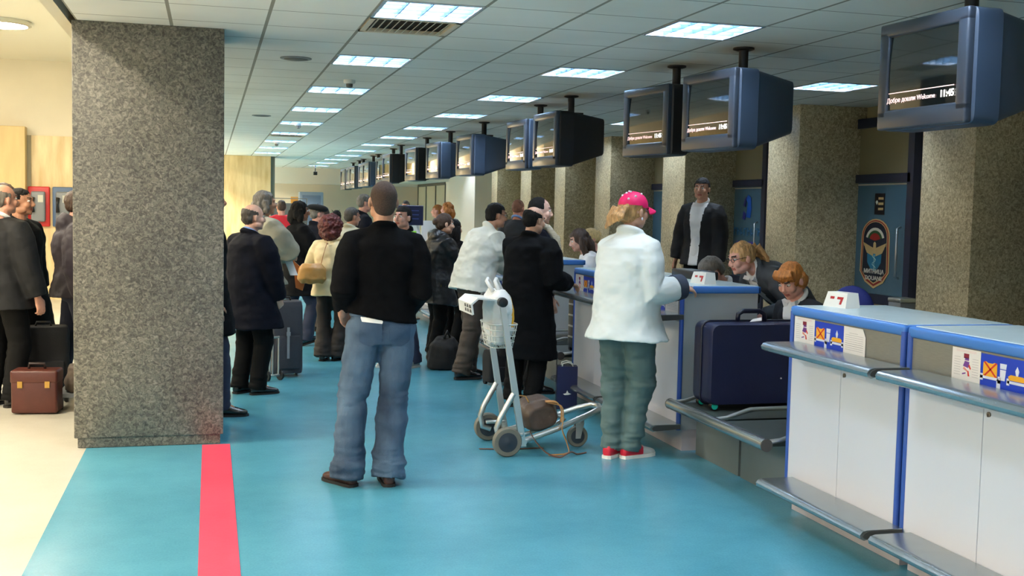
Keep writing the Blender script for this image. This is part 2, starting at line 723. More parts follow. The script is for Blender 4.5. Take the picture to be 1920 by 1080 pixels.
    # ---- upper garment
    if top:
        shw = shoulder[0]
        m = top['mat']
        o = top.get('off', .022)
        hem = top.get('hem', .85) * s
        bulk = top.get('bulk', 0.)
        g = MB()
        rings = [(neck + uz * .004 * s, ux, uy, .085 * s, .072 * s), (neck - uz * .035 * s, ux, uy, (.100 * w * shw + o) * s, (.070 + o) * s), (neck - uz * .09 * s, ux, uy, (.155 * w * (.4 + .6 * shw) + o) * s, (.095 + o + bulk) * s),
                 (chest, ux, uy, (.158 * w + o) * s, (.115 + o + bulk) * s), (waist, mx_, my_, ((.148 if not fem else .135) * w + o + top.get('waist', .0)) * s, (.102 + o + bulk + fat * .05) * s),
                 (Hc + pz * .03 * s, px, py, (.165 * w + o + .004) * s, (.118 + o + bulk + fat * .03) * s)]
        if hem < hz - .02:
            km = (lg['R'][1] + lg['L'][1]) * .5
            dn = (km - Hc)
            dn = dn / max(1e-6, -dn.z) if dn.z < -.1 else V((0, 0, -1))
            fl = top.get('flare', .02)
            L = hz - hem
            for t in (.35, .7, 1.0):
                c_ = Hc + dn * (L * t)
                f_ = fl * t
                rings.append((c_, px, py, (.168 * w + o + f_) * s, (.122 + o + bulk + f_) * s))
        g.loft(rings[::-1], n=28, pw=2.3)
        sl = top.get('sleeve', 1.)
        for k in 'RL':
            S, El, W, dh, pn, cl = sh[k]
            e = El + (W - El) * min(1, .97 * sl)
            aw = top.get('arm', .0)
            g.tube([neck - uz * .045 * s + ux * (.06 if k == 'R' else -.06) * s, S + uz * .0, S + (El - S) * .25, S + (El - S) * .6, El, El + (e - El) * .5, e],
                   [(.056 + o * .3) * s, (.050 + o * .85 + aw * .6) * s, (.058 + o + aw) * s, (.052 + o + aw) * s, (.047 + o + aw) * s, (.043 + o * .9 + aw) * s, (.036 + o * .7 + aw) * s], n=16)
        cs = top.get('collar')
        if cs == 'turn':      # turned-down coat collar standing round the neck
            g.tube([neck + uz * .012 * s + (ux * math.cos(t) * .078 + uy * (math.sin(t) * .070 - .004) + uz * (-.030 * math.sin(t))) * s for t in [i * PI / 9 for i in range(18)]], .024 * s, n=10, closed=True)
        elif cs == 'hood':
            g.ell(neck - uy * .10 * s - uz * .02 * s, (.125 * s, .07 * s, .085 * s), rot=RL)
            g.tube([neck + uz * .02 * s + (ux * math.cos(t) * .088 + uy * (math.sin(t) * .085 - .01) + uz * (-.03 * math.sin(t))) * s for t in [i * PI / 9 for i in range(18)]], .032 * s, n=10, closed=True)
        elif cs == 'crew':
            g.tube([neck + uz * .012 * s + (ux * math.cos(t) * .066 + uy * (math.sin(t) * .062) + uz * (-.02 * math.sin(t))) * s for t in [i * PI / 9 for i in range(18)]], .019 * s, n=8, closed=True)
        elif cs == 'high':
            g.tube([neck + uz * .004 * s + (ux * math.cos(t) * .084 + uy * (math.sin(t) * .078) + uz * (-.020 * math.sin(t))) * s for t in [i * PI / 9 for i in range(18)]], .034 * s, n=10, closed=True)
            g.tube([neck + uz * .03 * s + (ux * math.cos(t) * .072 + uy * (math.sin(t) * .068) + uz * (-.028 * math.sin(t))) * s for t in [i * PI / 9 for i in range(18)]], .030 * s, n=10, closed=True)
        me = fuse(g, gvox, 3)
        wr = top.get('wr', .007)
        displace(me, wr, (6, 6, 9), 21 + len(label))
        displace(me, wr * .5, (14, 14, 20), 27)
        me.materials.append(m)
        nrm = np.array
        co = nrm(chest)
        if top.get('shirt'):
            ux_, uy_, uz_ = nrm(ux), nrm(uy), nrm(uz)
            wv, lo, hi = top.get('vee', (.055, -.22, .20))
            def sel(C):
                d = C - co
                x = np.abs(d @ ux_)
                z = (d @ uz_)
                return ((d @ uy_) > 0.03 * s) & (z > lo * s) & (x < wv * s * np.clip((z / s - lo) / (hi - lo) * 1.15, top.get('veemin', .12), 1.2)) & (np.linalg.norm(d - np.outer(z, uz_), axis=1) < .22 * s)
            sm = split(me, sel)
            sm.materials.clear()
            sm.materials.append(top['shirt'])
            if len(sm.polygons):
                link('shirt', sm, root, True)
            g = MB()
            g.tube([neck + uz * .022 * s + (ux * math.cos(t) * .064 + uy * (math.sin(t) * .062) + uz * (-.034 * math.sin(t))) * s for t in [i * PI / 9 for i in range(18)]], .016 * s, n=8, closed=True)
            if top.get('points'):
                for q in (-1, 1):
                    a = neck + (ux * q * .016 + uy * .060 + uz * .002) * s
                    g.prism([(0, 0), (.052 * s * q, .022 * s), (.040 * s * q, -.085 * s)], a, ux, uz, uy, .03 * s)
            g.build('shirt_collar', top['shirt'], root, True, 40)
        if top.get('cuff'):
            for k in 'RL':
                S, El, W, dh, pn, cl = sh[k]
                f = (W - El).normalized()
                g = MB()
                g.tube([W - f * .055 * s, W - f * .03 * s, W + f * .012 * s], [(.046 + o) * s, (.045 + o) * s, (.042 + o) * s], n=18)
                g.build('cuff', top['cuff'], root, True, 50)
        if top.get('extra'):
            top['extra'](me, root, dict(neck=neck, ux=ux, uy=uy, uz=uz, chest=chest, s=s, Hc=Hc, sh=sh, waist=waist))
        link(top.get('name', 'jacket'), me, root, True)

    # ---- hair
    if hair:
        st = hair['style']
        g = MB()
        def E(c_, r_, rt=None):
            q = MB()
            q.ell((0, 0, 0), r_, rot=rt, nu=24, nv=16)
            g.add([T(V(c_) + V(p)) for p in q.v], q.f)
        def TU(pts, rad, nn=10):
            q = MB()
            q.tube(pts, rad, n=nn)
            g.add([T(V(p)) for p in q.v], q.f)
        t = hair.get('t', .010)
        amp, sc = .004, (60, 60, 25)
        if st == 'buzz':
            E((0, -.020, .027), (.0785, .0965, .0935))
            E((0, -.050, -.02), (.066, .062, .07))
            amp = .0006
        else:
            E((0, -.020, .028), (.0775 + t * .5, .092 + t, .087 + t))
            if st in ('bald', 'short', 'receding'):
                E((0, -.050, -.012), (.070 + t * .5, .056 + t, .062))
        if st == 'long':
            L = hair.get('len', .18)
            E((0, -.045, -.04), (.088 + t, .072 + t * .5, .10))
            for q in (-1, 1):
                TU([(q * .07, -.02, .02), (q * .088, -.015, -.06), (q * .085, -.025, -.06 - L * .5), (q * .075, -.035, -.06 - L)], [.03, .034, .036, .018])
            TU([(0, -.09, 0), (0, -.10, -.08), (0, -.095, -.06 - L * .5), (0, -.085, -.06 - L)], [.05, .062, .06, .03])
            amp, sc = .007, (45, 45, 12)
        if st == 'curly':
            E((0, -.050, .022), (.142, .132, .142))
            E((0, -.065, -.055), (.130, .112, .10))
            amp, sc = .014, (38, 38, 38)
        if st == 'bun':
            E((0, -.118, .012), (.042, .040, .045))
            E((0, -.052, -.02), (.066 + t * .6, .056 + t, .062))
        if st == 'tail':
            E((0, -.052, -.01), (.068, .056 + t, .055))
            for j in range(7):
                q = (j - 3) * .012
                TU([(q * .2, -.100, .02), (q * .8, -.150, .02 + abs(q)), (q * 1.6, -.185, -.02 - abs(q)), (q * 1.9, -.185, -.09 + q * .5)], [.014, .022, .020, .006])
            amp, sc = .006, (45, 45, 20)
        if st == 'capt':      # tail under a cap, low and loose
            E((0, -.055, -.02), (.072, .058, .065))
            for j in range(9):
                q = (j - 4) * .013
                TU([(q * .3, -.085, .0), (q * .8, -.140, -.005 + abs(q) * .3), (q * 1.2, -.175, -.040 - abs(q) * .3), (q * 1.4, -.178, -.095 + q * .6)], [.018, .021, .019, .006])
            amp, sc = .007, (45, 45, 18)
        if st == 'bangs':
            E((0, -.045, -.015), (.090 + t, .07, .085))
            for j in range(9):
                q = (j - 4) * .017
                TU([(q * .8, .035, .098), (q * 1.05, .082 - abs(q) * .25, .075), (q * 1.15, .094 - abs(q) * .45, .040)], [.016, .013, .006])
            amp, sc = .005, (50, 50, 18)
        me = fuse(g, hair.get('vox', .007), 1)
        displace(me, amp, sc, 5 + len(label))
        rh, h0 = np.array(RH), np.array(hc)
        def hk(P):
            L = (P - h0) @ rh / hs
            k = (L[:, 1] < .050) | (L[:, 2] > .055)
            if st == 'bald':
                k &= (L[:, 2] < .058 - .25 * (L[:, 1] + .02)) & (L[:, 1] < .016)
            if st in ('short', 'receding', 'buzz'):
                k &= (L[:, 2] > .056) | (L[:, 1] < .020)
            if st in ('short', 'receding', 'bald'):
                k &= ~((np.abs(L[:, 0]) > .062) & (L[:, 2] < .014) & (L[:, 1] > -.036))
            if st == 'receding':
                k &= (L[:, 1] < .020) | (L[:, 2] < .02)
            if st == 'capt':
                k &= L[:, 2] < .034 - .1 * L[:, 1]
            if st == 'bangs':
                k |= (L[:, 2] > .02)
            return k
        cut(me, hk)
        me.materials.append(hair['mat'])
        link('hair', me, root, True)
    # ---- extras with the head frame
    info = dict(root=root, T=T, RH=RH, hs=hs, s=s, neck=neck, ux=ux, uy=uy, uz=uz, Hc=Hc, sh=sh, chest=chest, Mw=Mw, waist=waist)
    return info


def headpart(info, name, build, m, smooth=True, angle=None):
    q = MB()
    build(q)
    T = info['T']
    g = MB()
    g.mats, g.mi = q.mats, q.mi
    g.v = [tuple(T(V(p))) for p in q.v]
    g.f = q.f
    return g.build(name, m, info['root'], smooth, angle)
# ------------------------------------------------------------------ setting
def floor_mat(name, a, b, rough, sc=2.5, bump=.02):
    m = bpy.data.materials.new(name)
    m.use_nodes = True
    nt = m.node_tree
    p = nt.nodes['Principled BSDF']
    tc = nt.nodes.new('ShaderNodeTexCoord')
    n1 = nt.nodes.new('ShaderNodeTexNoise')
    n1.inputs['Scale'].default_value = sc
    n1.inputs['Detail'].default_value = 8
    n1.inputs['Roughness'].default_value = .7
    n2 = nt.nodes.new('ShaderNodeTexNoise')
    n2.inputs['Scale'].default_value = 90
    n2.inputs['Detail'].default_value = 3
    mx = nt.nodes.new('ShaderNodeMath')
    mx.operation = 'MULTIPLY_ADD'
    mx.inputs[1].default_value = .35
    rp = nt.nodes.new('ShaderNodeValToRGB')
    rp.color_ramp.elements[0].position = .35
    rp.color_ramp.elements[1].position = 1.0
    rp.color_ramp.elements[0].color = srgb(*a)
    rp.color_ramp.elements[1].color = srgb(*b)
    nt.links.new(tc.outputs['Object'], n1.inputs['Vector'])
    nt.links.new(tc.outputs['Object'], n2.inputs['Vector'])
    nt.links.new(n2.outputs['Fac'], mx.inputs[0])
    nt.links.new(n1.outputs['Fac'], mx.inputs[2])
    nt.links.new(mx.outputs[0], rp.inputs['Fac'])
    nt.links.new(rp.outputs['Color'], p.inputs['Base Color'])
    p.inputs['Roughness'].default_value = rough
    bp = nt.nodes.new('ShaderNodeBump')
    bp.inputs['Strength'].default_value = bump
    bp.inputs['Distance'].default_value = .01
    nt.links.new(n2.outputs['Fac'], bp.inputs['Height'])
    nt.links.new(bp.outputs['Normal'], p.inputs['Normal'])
    return m


def granite(name, cols, scale=90.):
    """speckled polished stone: voronoi chips between several stone colours"""
    m = bpy.data.materials.new(name)
    m.use_nodes = True
    nt = m.node_tree
    p = nt.nodes['Principled BSDF']
    tc = nt.nodes.new('ShaderNodeTexCoord')
    vo = nt.nodes.new('ShaderNodeTexNoise')
    vo.inputs['Scale'].default_value = scale
    vo.inputs['Detail'].default_value = 2
    vo.inputs['Roughness'].default_value = .6
    vo.inputs['Distortion'].default_value = 1.2
    n2 = nt.nodes.new('ShaderNodeTexNoise')
    n2.inputs['Scale'].default_value = 1.6
    n2.inputs['Detail'].default_value = 3
    ma = nt.nodes.new('ShaderNodeMath')
    ma.operation = 'MULTIPLY_ADD'
    ma.inputs[1].default_value = .30
    ma.inputs[2].default_value = -.15
    ad = nt.nodes.new('ShaderNodeMath')
    rp = nt.nodes.new('ShaderNodeValToRGB')
    e = rp.color_ramp.elements
    pos = [.30, .44, .52, .60, .72]
    while len(e) < len(cols):
        e.new(.5)
    for i, c in enumerate(cols):
        e[i].position = pos[i]
        e[i].color = srgb(*c)
    nt.links.new(tc.outputs['Object'], vo.inputs['Vector'])
    nt.links.new(tc.outputs['Object'], n2.inputs['Vector'])
    nt.links.new(n2.outputs['Fac'], ma.inputs[0])
    nt.links.new(vo.outputs['Fac'], ad.inputs[0])
    nt.links.new(ma.outputs[0], ad.inputs[1])
    nt.links.new(ad.outputs[0], rp.inputs['Fac'])
    nt.links.new(rp.outputs['Color'], p.inputs['Base Color'])
    p.inputs['Roughness'].default_value = .38
    return m


def ceil_mat():
    m = bpy.data.materials.new('ceiling_tile')
    m.use_nodes = True
    nt = m.node_tree
    p = nt.nodes['Principled BSDF']
    L = nt.links.new
    geo = nt.nodes.new('ShaderNodeNewGeometry')
    sx = nt.nodes.new('ShaderNodeSeparateXYZ')
    L(geo.outputs['Position'], sx.inputs[0])

    def line(out, off, half):
        a = nt.nodes.new('ShaderNodeMath'); a.operation = 'MULTIPLY_ADD'
        a.inputs[1].default_value = 1 / .6
        a.inputs[2].default_value = -off / .6 + .5 + 100
        L(out, a.inputs[0])
        fr = nt.nodes.new('ShaderNodeMath'); fr.operation = 'FRACT'
        L(a.outputs[0], fr.inputs[0])
        su = nt.nodes.new('ShaderNodeMath'); su.operation = 'SUBTRACT'
        su.inputs[1].default_value = .5
        L(fr.outputs[0], su.inputs[0])
        ab = nt.nodes.new('ShaderNodeMath'); ab.operation = 'ABSOLUTE'
        L(su.outputs[0], ab.inputs[0])
        lt = nt.nodes.new('ShaderNodeMath'); lt.operation = 'LESS_THAN'
        lt.inputs[1].default_value = half / .6
        L(ab.outputs[0], lt.inputs[0])
        return lt.outputs[0]
    lx = line(sx.outputs[0], .95, .011)
    ly = line(sx.outputs[1], 7.0, .006)
    n = nt.nodes.new('ShaderNodeTexNoise'); n.inputs['Scale'].default_value = .7; n.inputs['Detail'].default_value = 6
    L(geo.outputs['Position'], n.inputs['Vector'])
    rp = nt.nodes.new('ShaderNodeValToRGB')
    rp.color_ramp.elements[0].color = srgb(218, 220, 214); rp.color_ramp.elements[0].position = .3
    rp.color_ramp.elements[1].color = srgb(236, 238, 234); rp.color_ramp.elements[1].position = .7
    L(n.outputs['Fac'], rp.inputs['Fac'])
    prev = rp.outputs['Color']
    for ln_, col in ((ly, (128, 128, 122)), (lx, (140, 140, 130))):
        mi = nt.nodes.new('ShaderNodeMix'); mi.data_type = 'RGBA'
        L(ln_, mi.inputs[0]); L(prev, mi.inputs[6]); mi.inputs[7].default_value = srgb(*col)
        prev = mi.outputs[2]
    L(prev, p.inputs['Base Color'])
    p.inputs['Roughness'].default_value = .8
    return m


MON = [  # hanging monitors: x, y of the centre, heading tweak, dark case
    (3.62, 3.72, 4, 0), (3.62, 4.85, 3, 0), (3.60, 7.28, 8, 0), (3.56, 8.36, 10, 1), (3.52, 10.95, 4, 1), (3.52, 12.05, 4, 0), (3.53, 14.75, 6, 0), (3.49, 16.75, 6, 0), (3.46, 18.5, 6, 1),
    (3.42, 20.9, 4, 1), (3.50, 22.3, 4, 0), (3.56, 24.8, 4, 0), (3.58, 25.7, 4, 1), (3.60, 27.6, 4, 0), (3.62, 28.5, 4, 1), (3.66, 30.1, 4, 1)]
FAR = 36.0

M_floor_blue = floor_mat('blue_vinyl', (57, 122, 143), (90, 161, 182), .27, .9)
M_floor_beige = floor_mat('beige_tile', (166, 160, 144), (200, 196, 182), .35, .8)
M_red = floor_mat('red_vinyl', (214, 50, 78), (238, 84, 108), .35, 1.2)
M_ceil = ceil_mat()
M_granite = granite('column_granite', [(62, 60, 55), (87, 84, 77), (103, 101, 92), (118, 113, 102), (140, 136, 126)], 42.)
M_pillar = granite('pillar_granite', [(134, 120, 92), (162, 148, 116), (180, 166, 132), (194, 181, 146), (212, 200, 166)], 38.)
M_cream = mat('cream_wall', (226, 218, 196), .7, var=.04, vscale=1.5)
M_beige = mat('beige_panel_wall', (168, 158, 122), .6, var=.05, vscale=1.2)
M_white_wall = mat('white_wall', (228, 222, 208), .6, var=.03, vscale=1)
M_marble = mat('banded_marble', (214, 184, 128), .35, var=.10, vscale=3, stretch=(3, 3, .5), col2=(226, 206, 160))
M_bluefr = mat('blue_door_frame', (34, 40, 62), .35)
M_white = mat('white_plastic', (228, 226, 218), .4)
M_black = mat('black_plastic', (18, 18, 20), .4)
M_grey = mat('grey_plastic', (120, 124, 128), .45)
M_steel = mat('brushed_steel', (176, 182, 184), .32, metal=.9, var=.06, vscale=30, stretch=(1, 40, 1))
M_alu = mat('aluminium_tube', (196, 200, 196), .28, metal=.85)

b = MB(); b.box((-.80, -4, -.06), (6.8, FAR, 0)); struct('floor', b, M_floor_blue)
b = MB(); b.box((-14, -4, -.06), (-.80, 22, 0)); b.box((-14, 22, -.06), (-.80, FAR, 0)); struct('floor_tiles', b, M_floor_beige)
b = MB(); b.box((-.05, -4, 0), (.135, 7.85, .003)); struct('trim_1', b, M_red)

# ceiling of 0.6 m tiles, open where a light or a vent sits
LIGHTS = []
for k in range(-2, 12):
    y = 6.4 + 2.4 * k
    LIGHTS.append((0, .95, y, k))
for k in range(-2, 12):
    LIGHTS.append((1, 2.75, 6.4 + 2.4 * k, k))
for k in range(0, 8):
    LIGHTS.append((2, 5.15, 6.4 + 2.4 * (k + 1), k))
VENTS = [(.95, 7.0), (.95, 19.0)]
holes = {(round((x - .95) / .6), round((y - 7.0) / .6)) for c, x, y, k in LIGHTS} | {(round((x - .95) / .6), round((y - 7.0) / .6)) for x, y in VENTS}
b = MB()
for i in range(-3, 10):
    for j in range(-19, 49):
        if (i, j) in holes:
            continue
        x0, y0 = .95 + .6 * i, 7.0 + .6 * j
        x0b = max(x0, -.9)
        x1 = min(x0 + .6, 6.8)
        if x1 - x0b < .02:
            continue
        b.add([(x0b, y0, CEIL), (x1, y0, CEIL), (x1, y0 + .6, CEIL), (x0b, y0 + .6, CEIL)], [(0, 3, 2, 1)])
struct('ceiling', b, M_ceil)
b = MB(); b.box((-.9, -4.4, CEIL + .22), (6.8, FAR, CEIL + .30)); struct('ceiling_slab', b, M_white_wall)
b = MB(); b.box((-.98, -4.4, CEIL - .0), (-.9, FAR, 5.0)); struct('trim_2', b, M_cream)

# speckled stone column beside the red stripe
b = MB(); b.box((-.875, 7.86, .07), (.09, 8.60, CEIL), bev=.006); struct('column', b, M_granite, smooth=True, angle=30)
b = MB(); b.box((-.855, 7.88, 0), (.07, 8.58, .075), bev=.004); struct('baseboard_column', b, M_granite)

# pillars along the wall behind the counters
PIL = [(4.95, 5.65), (7.82, 8.52), (10.65, 11.32), (13.58, 14.32), (16.40, 17.10), (18.70, 19.30), (20.85, 21.60), (23.50, 24.0)]
for i, (y0, y1) in enumerate(PIL):
    b = MB(); b.box((6.0, y0, 0), (6.8, y1, CEIL), bev=.005)
    struct('pillar_%d' % (i + 1), b, M_pillar, smooth=True, angle=30)
b = MB(); b.box((6.8, -4.4, 0), (6.95, 26, CEIL + .3)); struct('wall_right', b, M_beige)
b = MB(); b.box((6.0, 25.6, 0), (6.8, 29.0, CEIL)); struct('wall_right_far', b, M_white_wall)
b = MB(); b.box((-.9, FAR, 0), (8, FAR + .15, CEIL + .3)); struct('wall_back', b, mat('back_wall', (236, 222, 200), .7, var=.05, vscale=.5))
b = MB(); b.box((1.42, FAR - .5, 2.34), (6.4, FAR, CEIL)); struct('trim_3', b, mat('soffit_white', (240, 236, 226), .7))
b = MB(); b.box((6.8, 26, 0), (6.95, FAR, CEIL + .3)); struct('wall_right_end', b, M_white_wall)
b = MB(); b.box((-.95, 27.8, 0), (1.42, 28.6, CEIL), bev=.01); struct('pillar_marble', b, M_marble)
b = MB(); b.box((1.42, 27.9, 0), (1.52, 28.6, CEIL)); struct('trim_4', b, mat('grey_trim', (120, 118, 108), .6))

# grey double doors with a white hood, far end of the right side
d = tag(empty('door_3', (6.0, 31.0, 0)), kind='structure')
b = MB(); b.box((0, -2.0, 0), (.1, 2.0, 2.30)); b.build('panel', mat('grey_door', (176, 174, 150), .6), d)
b = MB()
for y in (-2.0, -.7, .7, 2.0):
    b.box((-.02, y - .04, 0), (.06, y + .04, 2.32))
b.box((-.02, -2.0, 2.28), (.06, 2.0, 2.36)); b.build('frame', mat('door_frame_dark', (74, 74, 66), .5), d)
b = MB(); b.box((5.2, 28.6, 2.36), (6.8, 33.2, 2.52), bev=.02); struct('trim_5', b, mat('hood_white', (230, 228, 216), .6))

# glazed doors between the pillars, hung in dark blue frames
def glazed_door(n, y0, y1, sign):
    d = tag(empty('door_%d' % n, (6.74, (y0 + y1) / 2, 0)), kind='structure')
    w = (y1 - y0) / 2
    b = MB()
    for q in (-1, 1):
        b.box((-.05, q * w - .05, 0), (.04, q * w + .05, 2.62))
    b.box((-.05, -w, 2.02), (.04, w, 2.11)); b.box((-.05, -w, 2.60), (.04, w, 2.70)); b.box((-.05, -w, .76), (.04, w, .86))
    b.box((-.05, -w, 0), (.04, w, .12))
    b.build('frame', M_bluefr, d)
    b = MB(); b.box((-.012, -w + .05, .86), (.0, w - .05, 2.02))
    g = b.build('glass_pane', mat('teal_glass', (74, 108, 126), .08, spec=.6, coat=.3), d)
    b = MB(); b.box((-.014, -w + .05, 1.995), (-.012, w - .05, 2.012)); b.build('edge_strip', mat('pale_strip', (190, 190, 176), .5), d)
    b = MB(); b.box((-.01, -w + .05, .12), (.0, w - .05, .76)); b.build('lower_panel', M_beige, d)
    b = MB(); b.box((-.01, -w + .05, 2.11), (.0, w - .05, 2.60)); b.build('upper_panel', mat('transom_panel', (136, 126, 92), .6), d)
    b = MB(); b.tube([(-.05, -w + .12, 1.05), (-.09, -w + .12, 1.07), (-.09, -w + .12, 1.55), (-.05, -w + .12, 1.57)], .012, n=8); b.build('handle', M_steel, d, True)
    return d
D1 = glazed_door(1, 9.68, 10.72, 'customs')
D2 = glazed_door(2, 12.72, 13.72, 'blue')
D4 = glazed_door(4, 15.6, 16.55, '')
D5 = glazed_door(5, 6.6, 7.6, '')
# raised walkway behind the counters
b = MB(); b.box((4.85, 3.0, 0), (6.0, 26, .25), bev=.01); struct('platform', b, mat('platform_grey', (92, 92, 84), .6))

# the high hall on the left
b = MB(); b.box((-14, 20, 2.72), (-.98, 20.2, 5.0)); struct('wall_left_back', b, M_cream)
b = MB(); b.box((-14, 19.97, 0), (-.98, 20.2, 2.72)); struct('wall_left_panel', b, M_marble)
b = MB(); b.box((-4.0, 19.75, 0), (-2.92, 19.97, 2.85), bev=.01); struct('pillar_hall', b, mat('hall_pilaster', (206, 180, 124), .4, var=.1, vscale=3, stretch=(3, 3, .5)))
b = MB(); b.box((-2.92, 19.93, 0), (-2.86, 19.97, 2.72)); struct('trim_6', b, mat('grey_trim2', (140, 132, 108), .6))
b = MB(); b.box((-14, -4.4, 3.95), (-.98, 20.2, 4.05)); struct('ceiling_hall', b, mat('hall_ceiling', (236, 232, 214), .8))
b = MB(); b.box((-14.1, -4.4, 0), (-14, 20.2, 5)); struct('wall_left', b, M_cream)
b = MB(); b.box((-14, 20.2, 3.95), (-.98, FAR, 4.05)); struct('ceiling_hall_far', b, mat('hall_ceiling', (236, 232, 214), .8))
b = MB(); b.box((-14.1, 20.2, 0), (-14, FAR, 5)); struct('wall_left_far', b, M_cream)
b = MB(); b.box((-14, FAR, 0), (-.9, FAR + .15, 5)); struct('wall_back_hall', b, M_cream)
# ------------------------------------------------------------------ lights, vents, ceiling fittings
M_lamp = mat('lamp_diffuser', (240, 246, 255), .4, emit=(232, 242, 255), estr=LAMP)
M_louvre = mat('louvre_aluminium', (206, 214, 222), .25, metal=.7)
M_blade = mat('louvre_blade', (74, 104, 128), .45, metal=.2)
M_vent = mat('vent_grille', (206, 196, 176), .6)


def ceiling_light(name, cover):
    t = empty(name)
    b = MB()
    w, h = .29, .11
    for q in (-1, 1):
        b.box((q * w, -w, 0), (q * (w + .01), w, h)); b.box((-w, q * w, 0), (w, q * (w + .01), h))
        b.box((q * w - q * .012, -w, -.006), (q * (w + .01), w, .004)); b.box((-w, q * w - q * .012, -.006), (w, q * (w + .01), .004))
    b.build('frame', M_louvre, t)
    b = MB(); b.box((-w, -w, .075), (w, w, .085)); b.build('reflector', mat('reflector', (120, 150, 172), .5), t)
    for k in range(4):
        y = -.216 + .144 * k
        b = MB(); b.tube([(-.275, y, .058), (.275, y, .058)], .014, n=10); b.build('fluorescent_tube', M_lamp, t, True)
    b = MB()
    for k in range(1, 4):
        y = -w + 2 * w * k / 4
        b.box((-w, y - .004, 0), (w, y + .004, .055))
        b.box((y - .003, -w, 0), (y + .003, w, .035))
    b.build('louvre', M_blade, t)
    return t


proto = ceiling_light('ceiling_light', 0)
rows = ('over the queue of passengers', 'over the counter fronts', 'over the walkway')
first = True
cnt = {0: 0, 1: 0, 2: 0}
for c, x, y, k in LIGHTS:
    o = proto if first else copy_tree(proto)
    first = False
    o.location = (x + .3, y + .3, CEIL)
    lim = {0: 0, 1: 0, 2: 0}[c]
    if k < lim:
        lab = 'square ceiling light overhead, nearer than those seen, in the row ' + rows[c]
        tag(o, lab, 'ceiling light', 'ceiling lights before the first seen ' + rows[c])
    else:
        n_ = ORD[min(cnt[c], 15)]
        cnt[c] += 1
        tag(o, 'square ceiling light, %s of the row %s' % (n_, rows[c]), 'ceiling light', 'ceiling lights ' + rows[c])

for i, (x, y) in enumerate(VENTS):
    t = thing('ceiling_vent', ('beige louvred air vent in the ceiling right behind the nearest ceiling light' if i == 0 else 'dark louvred air vent in the ceiling far down the queue'), 'vent', (x + .3, y + .3, CEIL))
    b = MB(); w = .29
    b.box((-w, -w, .02), (w, w, .03)); b.build('backing', mat('vent_dark', (30, 28, 26), .8), t)
    b = MB()
    for q in (-1, 1):
        b.box((q * w, -w, -.006), (q * (w - .035), w, .02)); b.box((-w, q * w, -.006), (w, q * (w - .035), .02))
    b.build('frame', M_vent, t)
    for k in range(11):
        xx = -w + .06 + k * .046
        b = MB(); b.prism([(0, 0), (.006, 0), (.03, .022), (.024, .022)], (xx - .012, -w + .035, -.004), (1, 0, 0), (0, 0, 1), (0, 1, 0), 2 * w - .07); b.build('slat', M_vent, t)

for i, (x, y) in enumerate(((.66, 9.18), (.65, 15.2))):
    t = thing('ceiling_speaker', ('round flush ceiling speaker beside the second light of the queue row' if i == 0 else 'small round ceiling speaker farther off, above the crowd'), 'speaker', (x, y, CEIL), group='round ceiling speakers')
    b = MB(); b.lathe([(.125, 0), (.125, -.006), (.11, -.010)], (0, 0, 0), m=None); b.build('rim', M_grey, t, True, 40)
    b = MB(); b.lathe([(.108, -.009), (.06, -.013), (.0, -.014)], (0, 0, 0)); b.build('grille', mat('speaker_grille', (96, 98, 94), .7), t, True)
for i, (x, y) in enumerate(((1.25, 10.54), (1.22, 16.4), (1.2, 21.5))):
    t = thing('smoke_detector', 'white smoke detector on the ceiling between lights, %s from the near end' % ORD[i], 'smoke detector', (x, y, CEIL), group='smoke detectors')
    b = MB(); b.lathe([(.055, 0), (.055, -.022), (.045, -.035)], (0, 0, 0)); b.build('base', M_white, t, True, 40)
    b = MB(); b.lathe([(.032, -.034), (.03, -.062), (.012, -.074), (0, -.075)], (0, 0, 0)); b.build('sensor_head', mat('detector_grey', (110, 106, 98), .5), t, True, 50)

# ------------------------------------------------------------------ hanging monitors
M_case = mat('monitor_case_blue_grey', (54, 69, 88), .42, var=.03, vscale=5)
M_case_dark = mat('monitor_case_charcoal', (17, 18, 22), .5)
M_bezel = mat('monitor_bezel', (50, 58, 70), .32, coat=.15)
M_screen = mat('screen_glass', (10, 13, 14), .06, spec=.8, coat=.6, emit=(38, 46, 46), estr=.12)
M_cap = mat('screen_caption', (230, 205, 200), .5, emit=(240, 200, 196), estr=.75)
M_capw = mat('screen_clock', (255, 250, 240), .5, emit=(255, 250, 240), estr=1.2)
M_pole = mat('mount_pole', (16, 14, 14), .5)


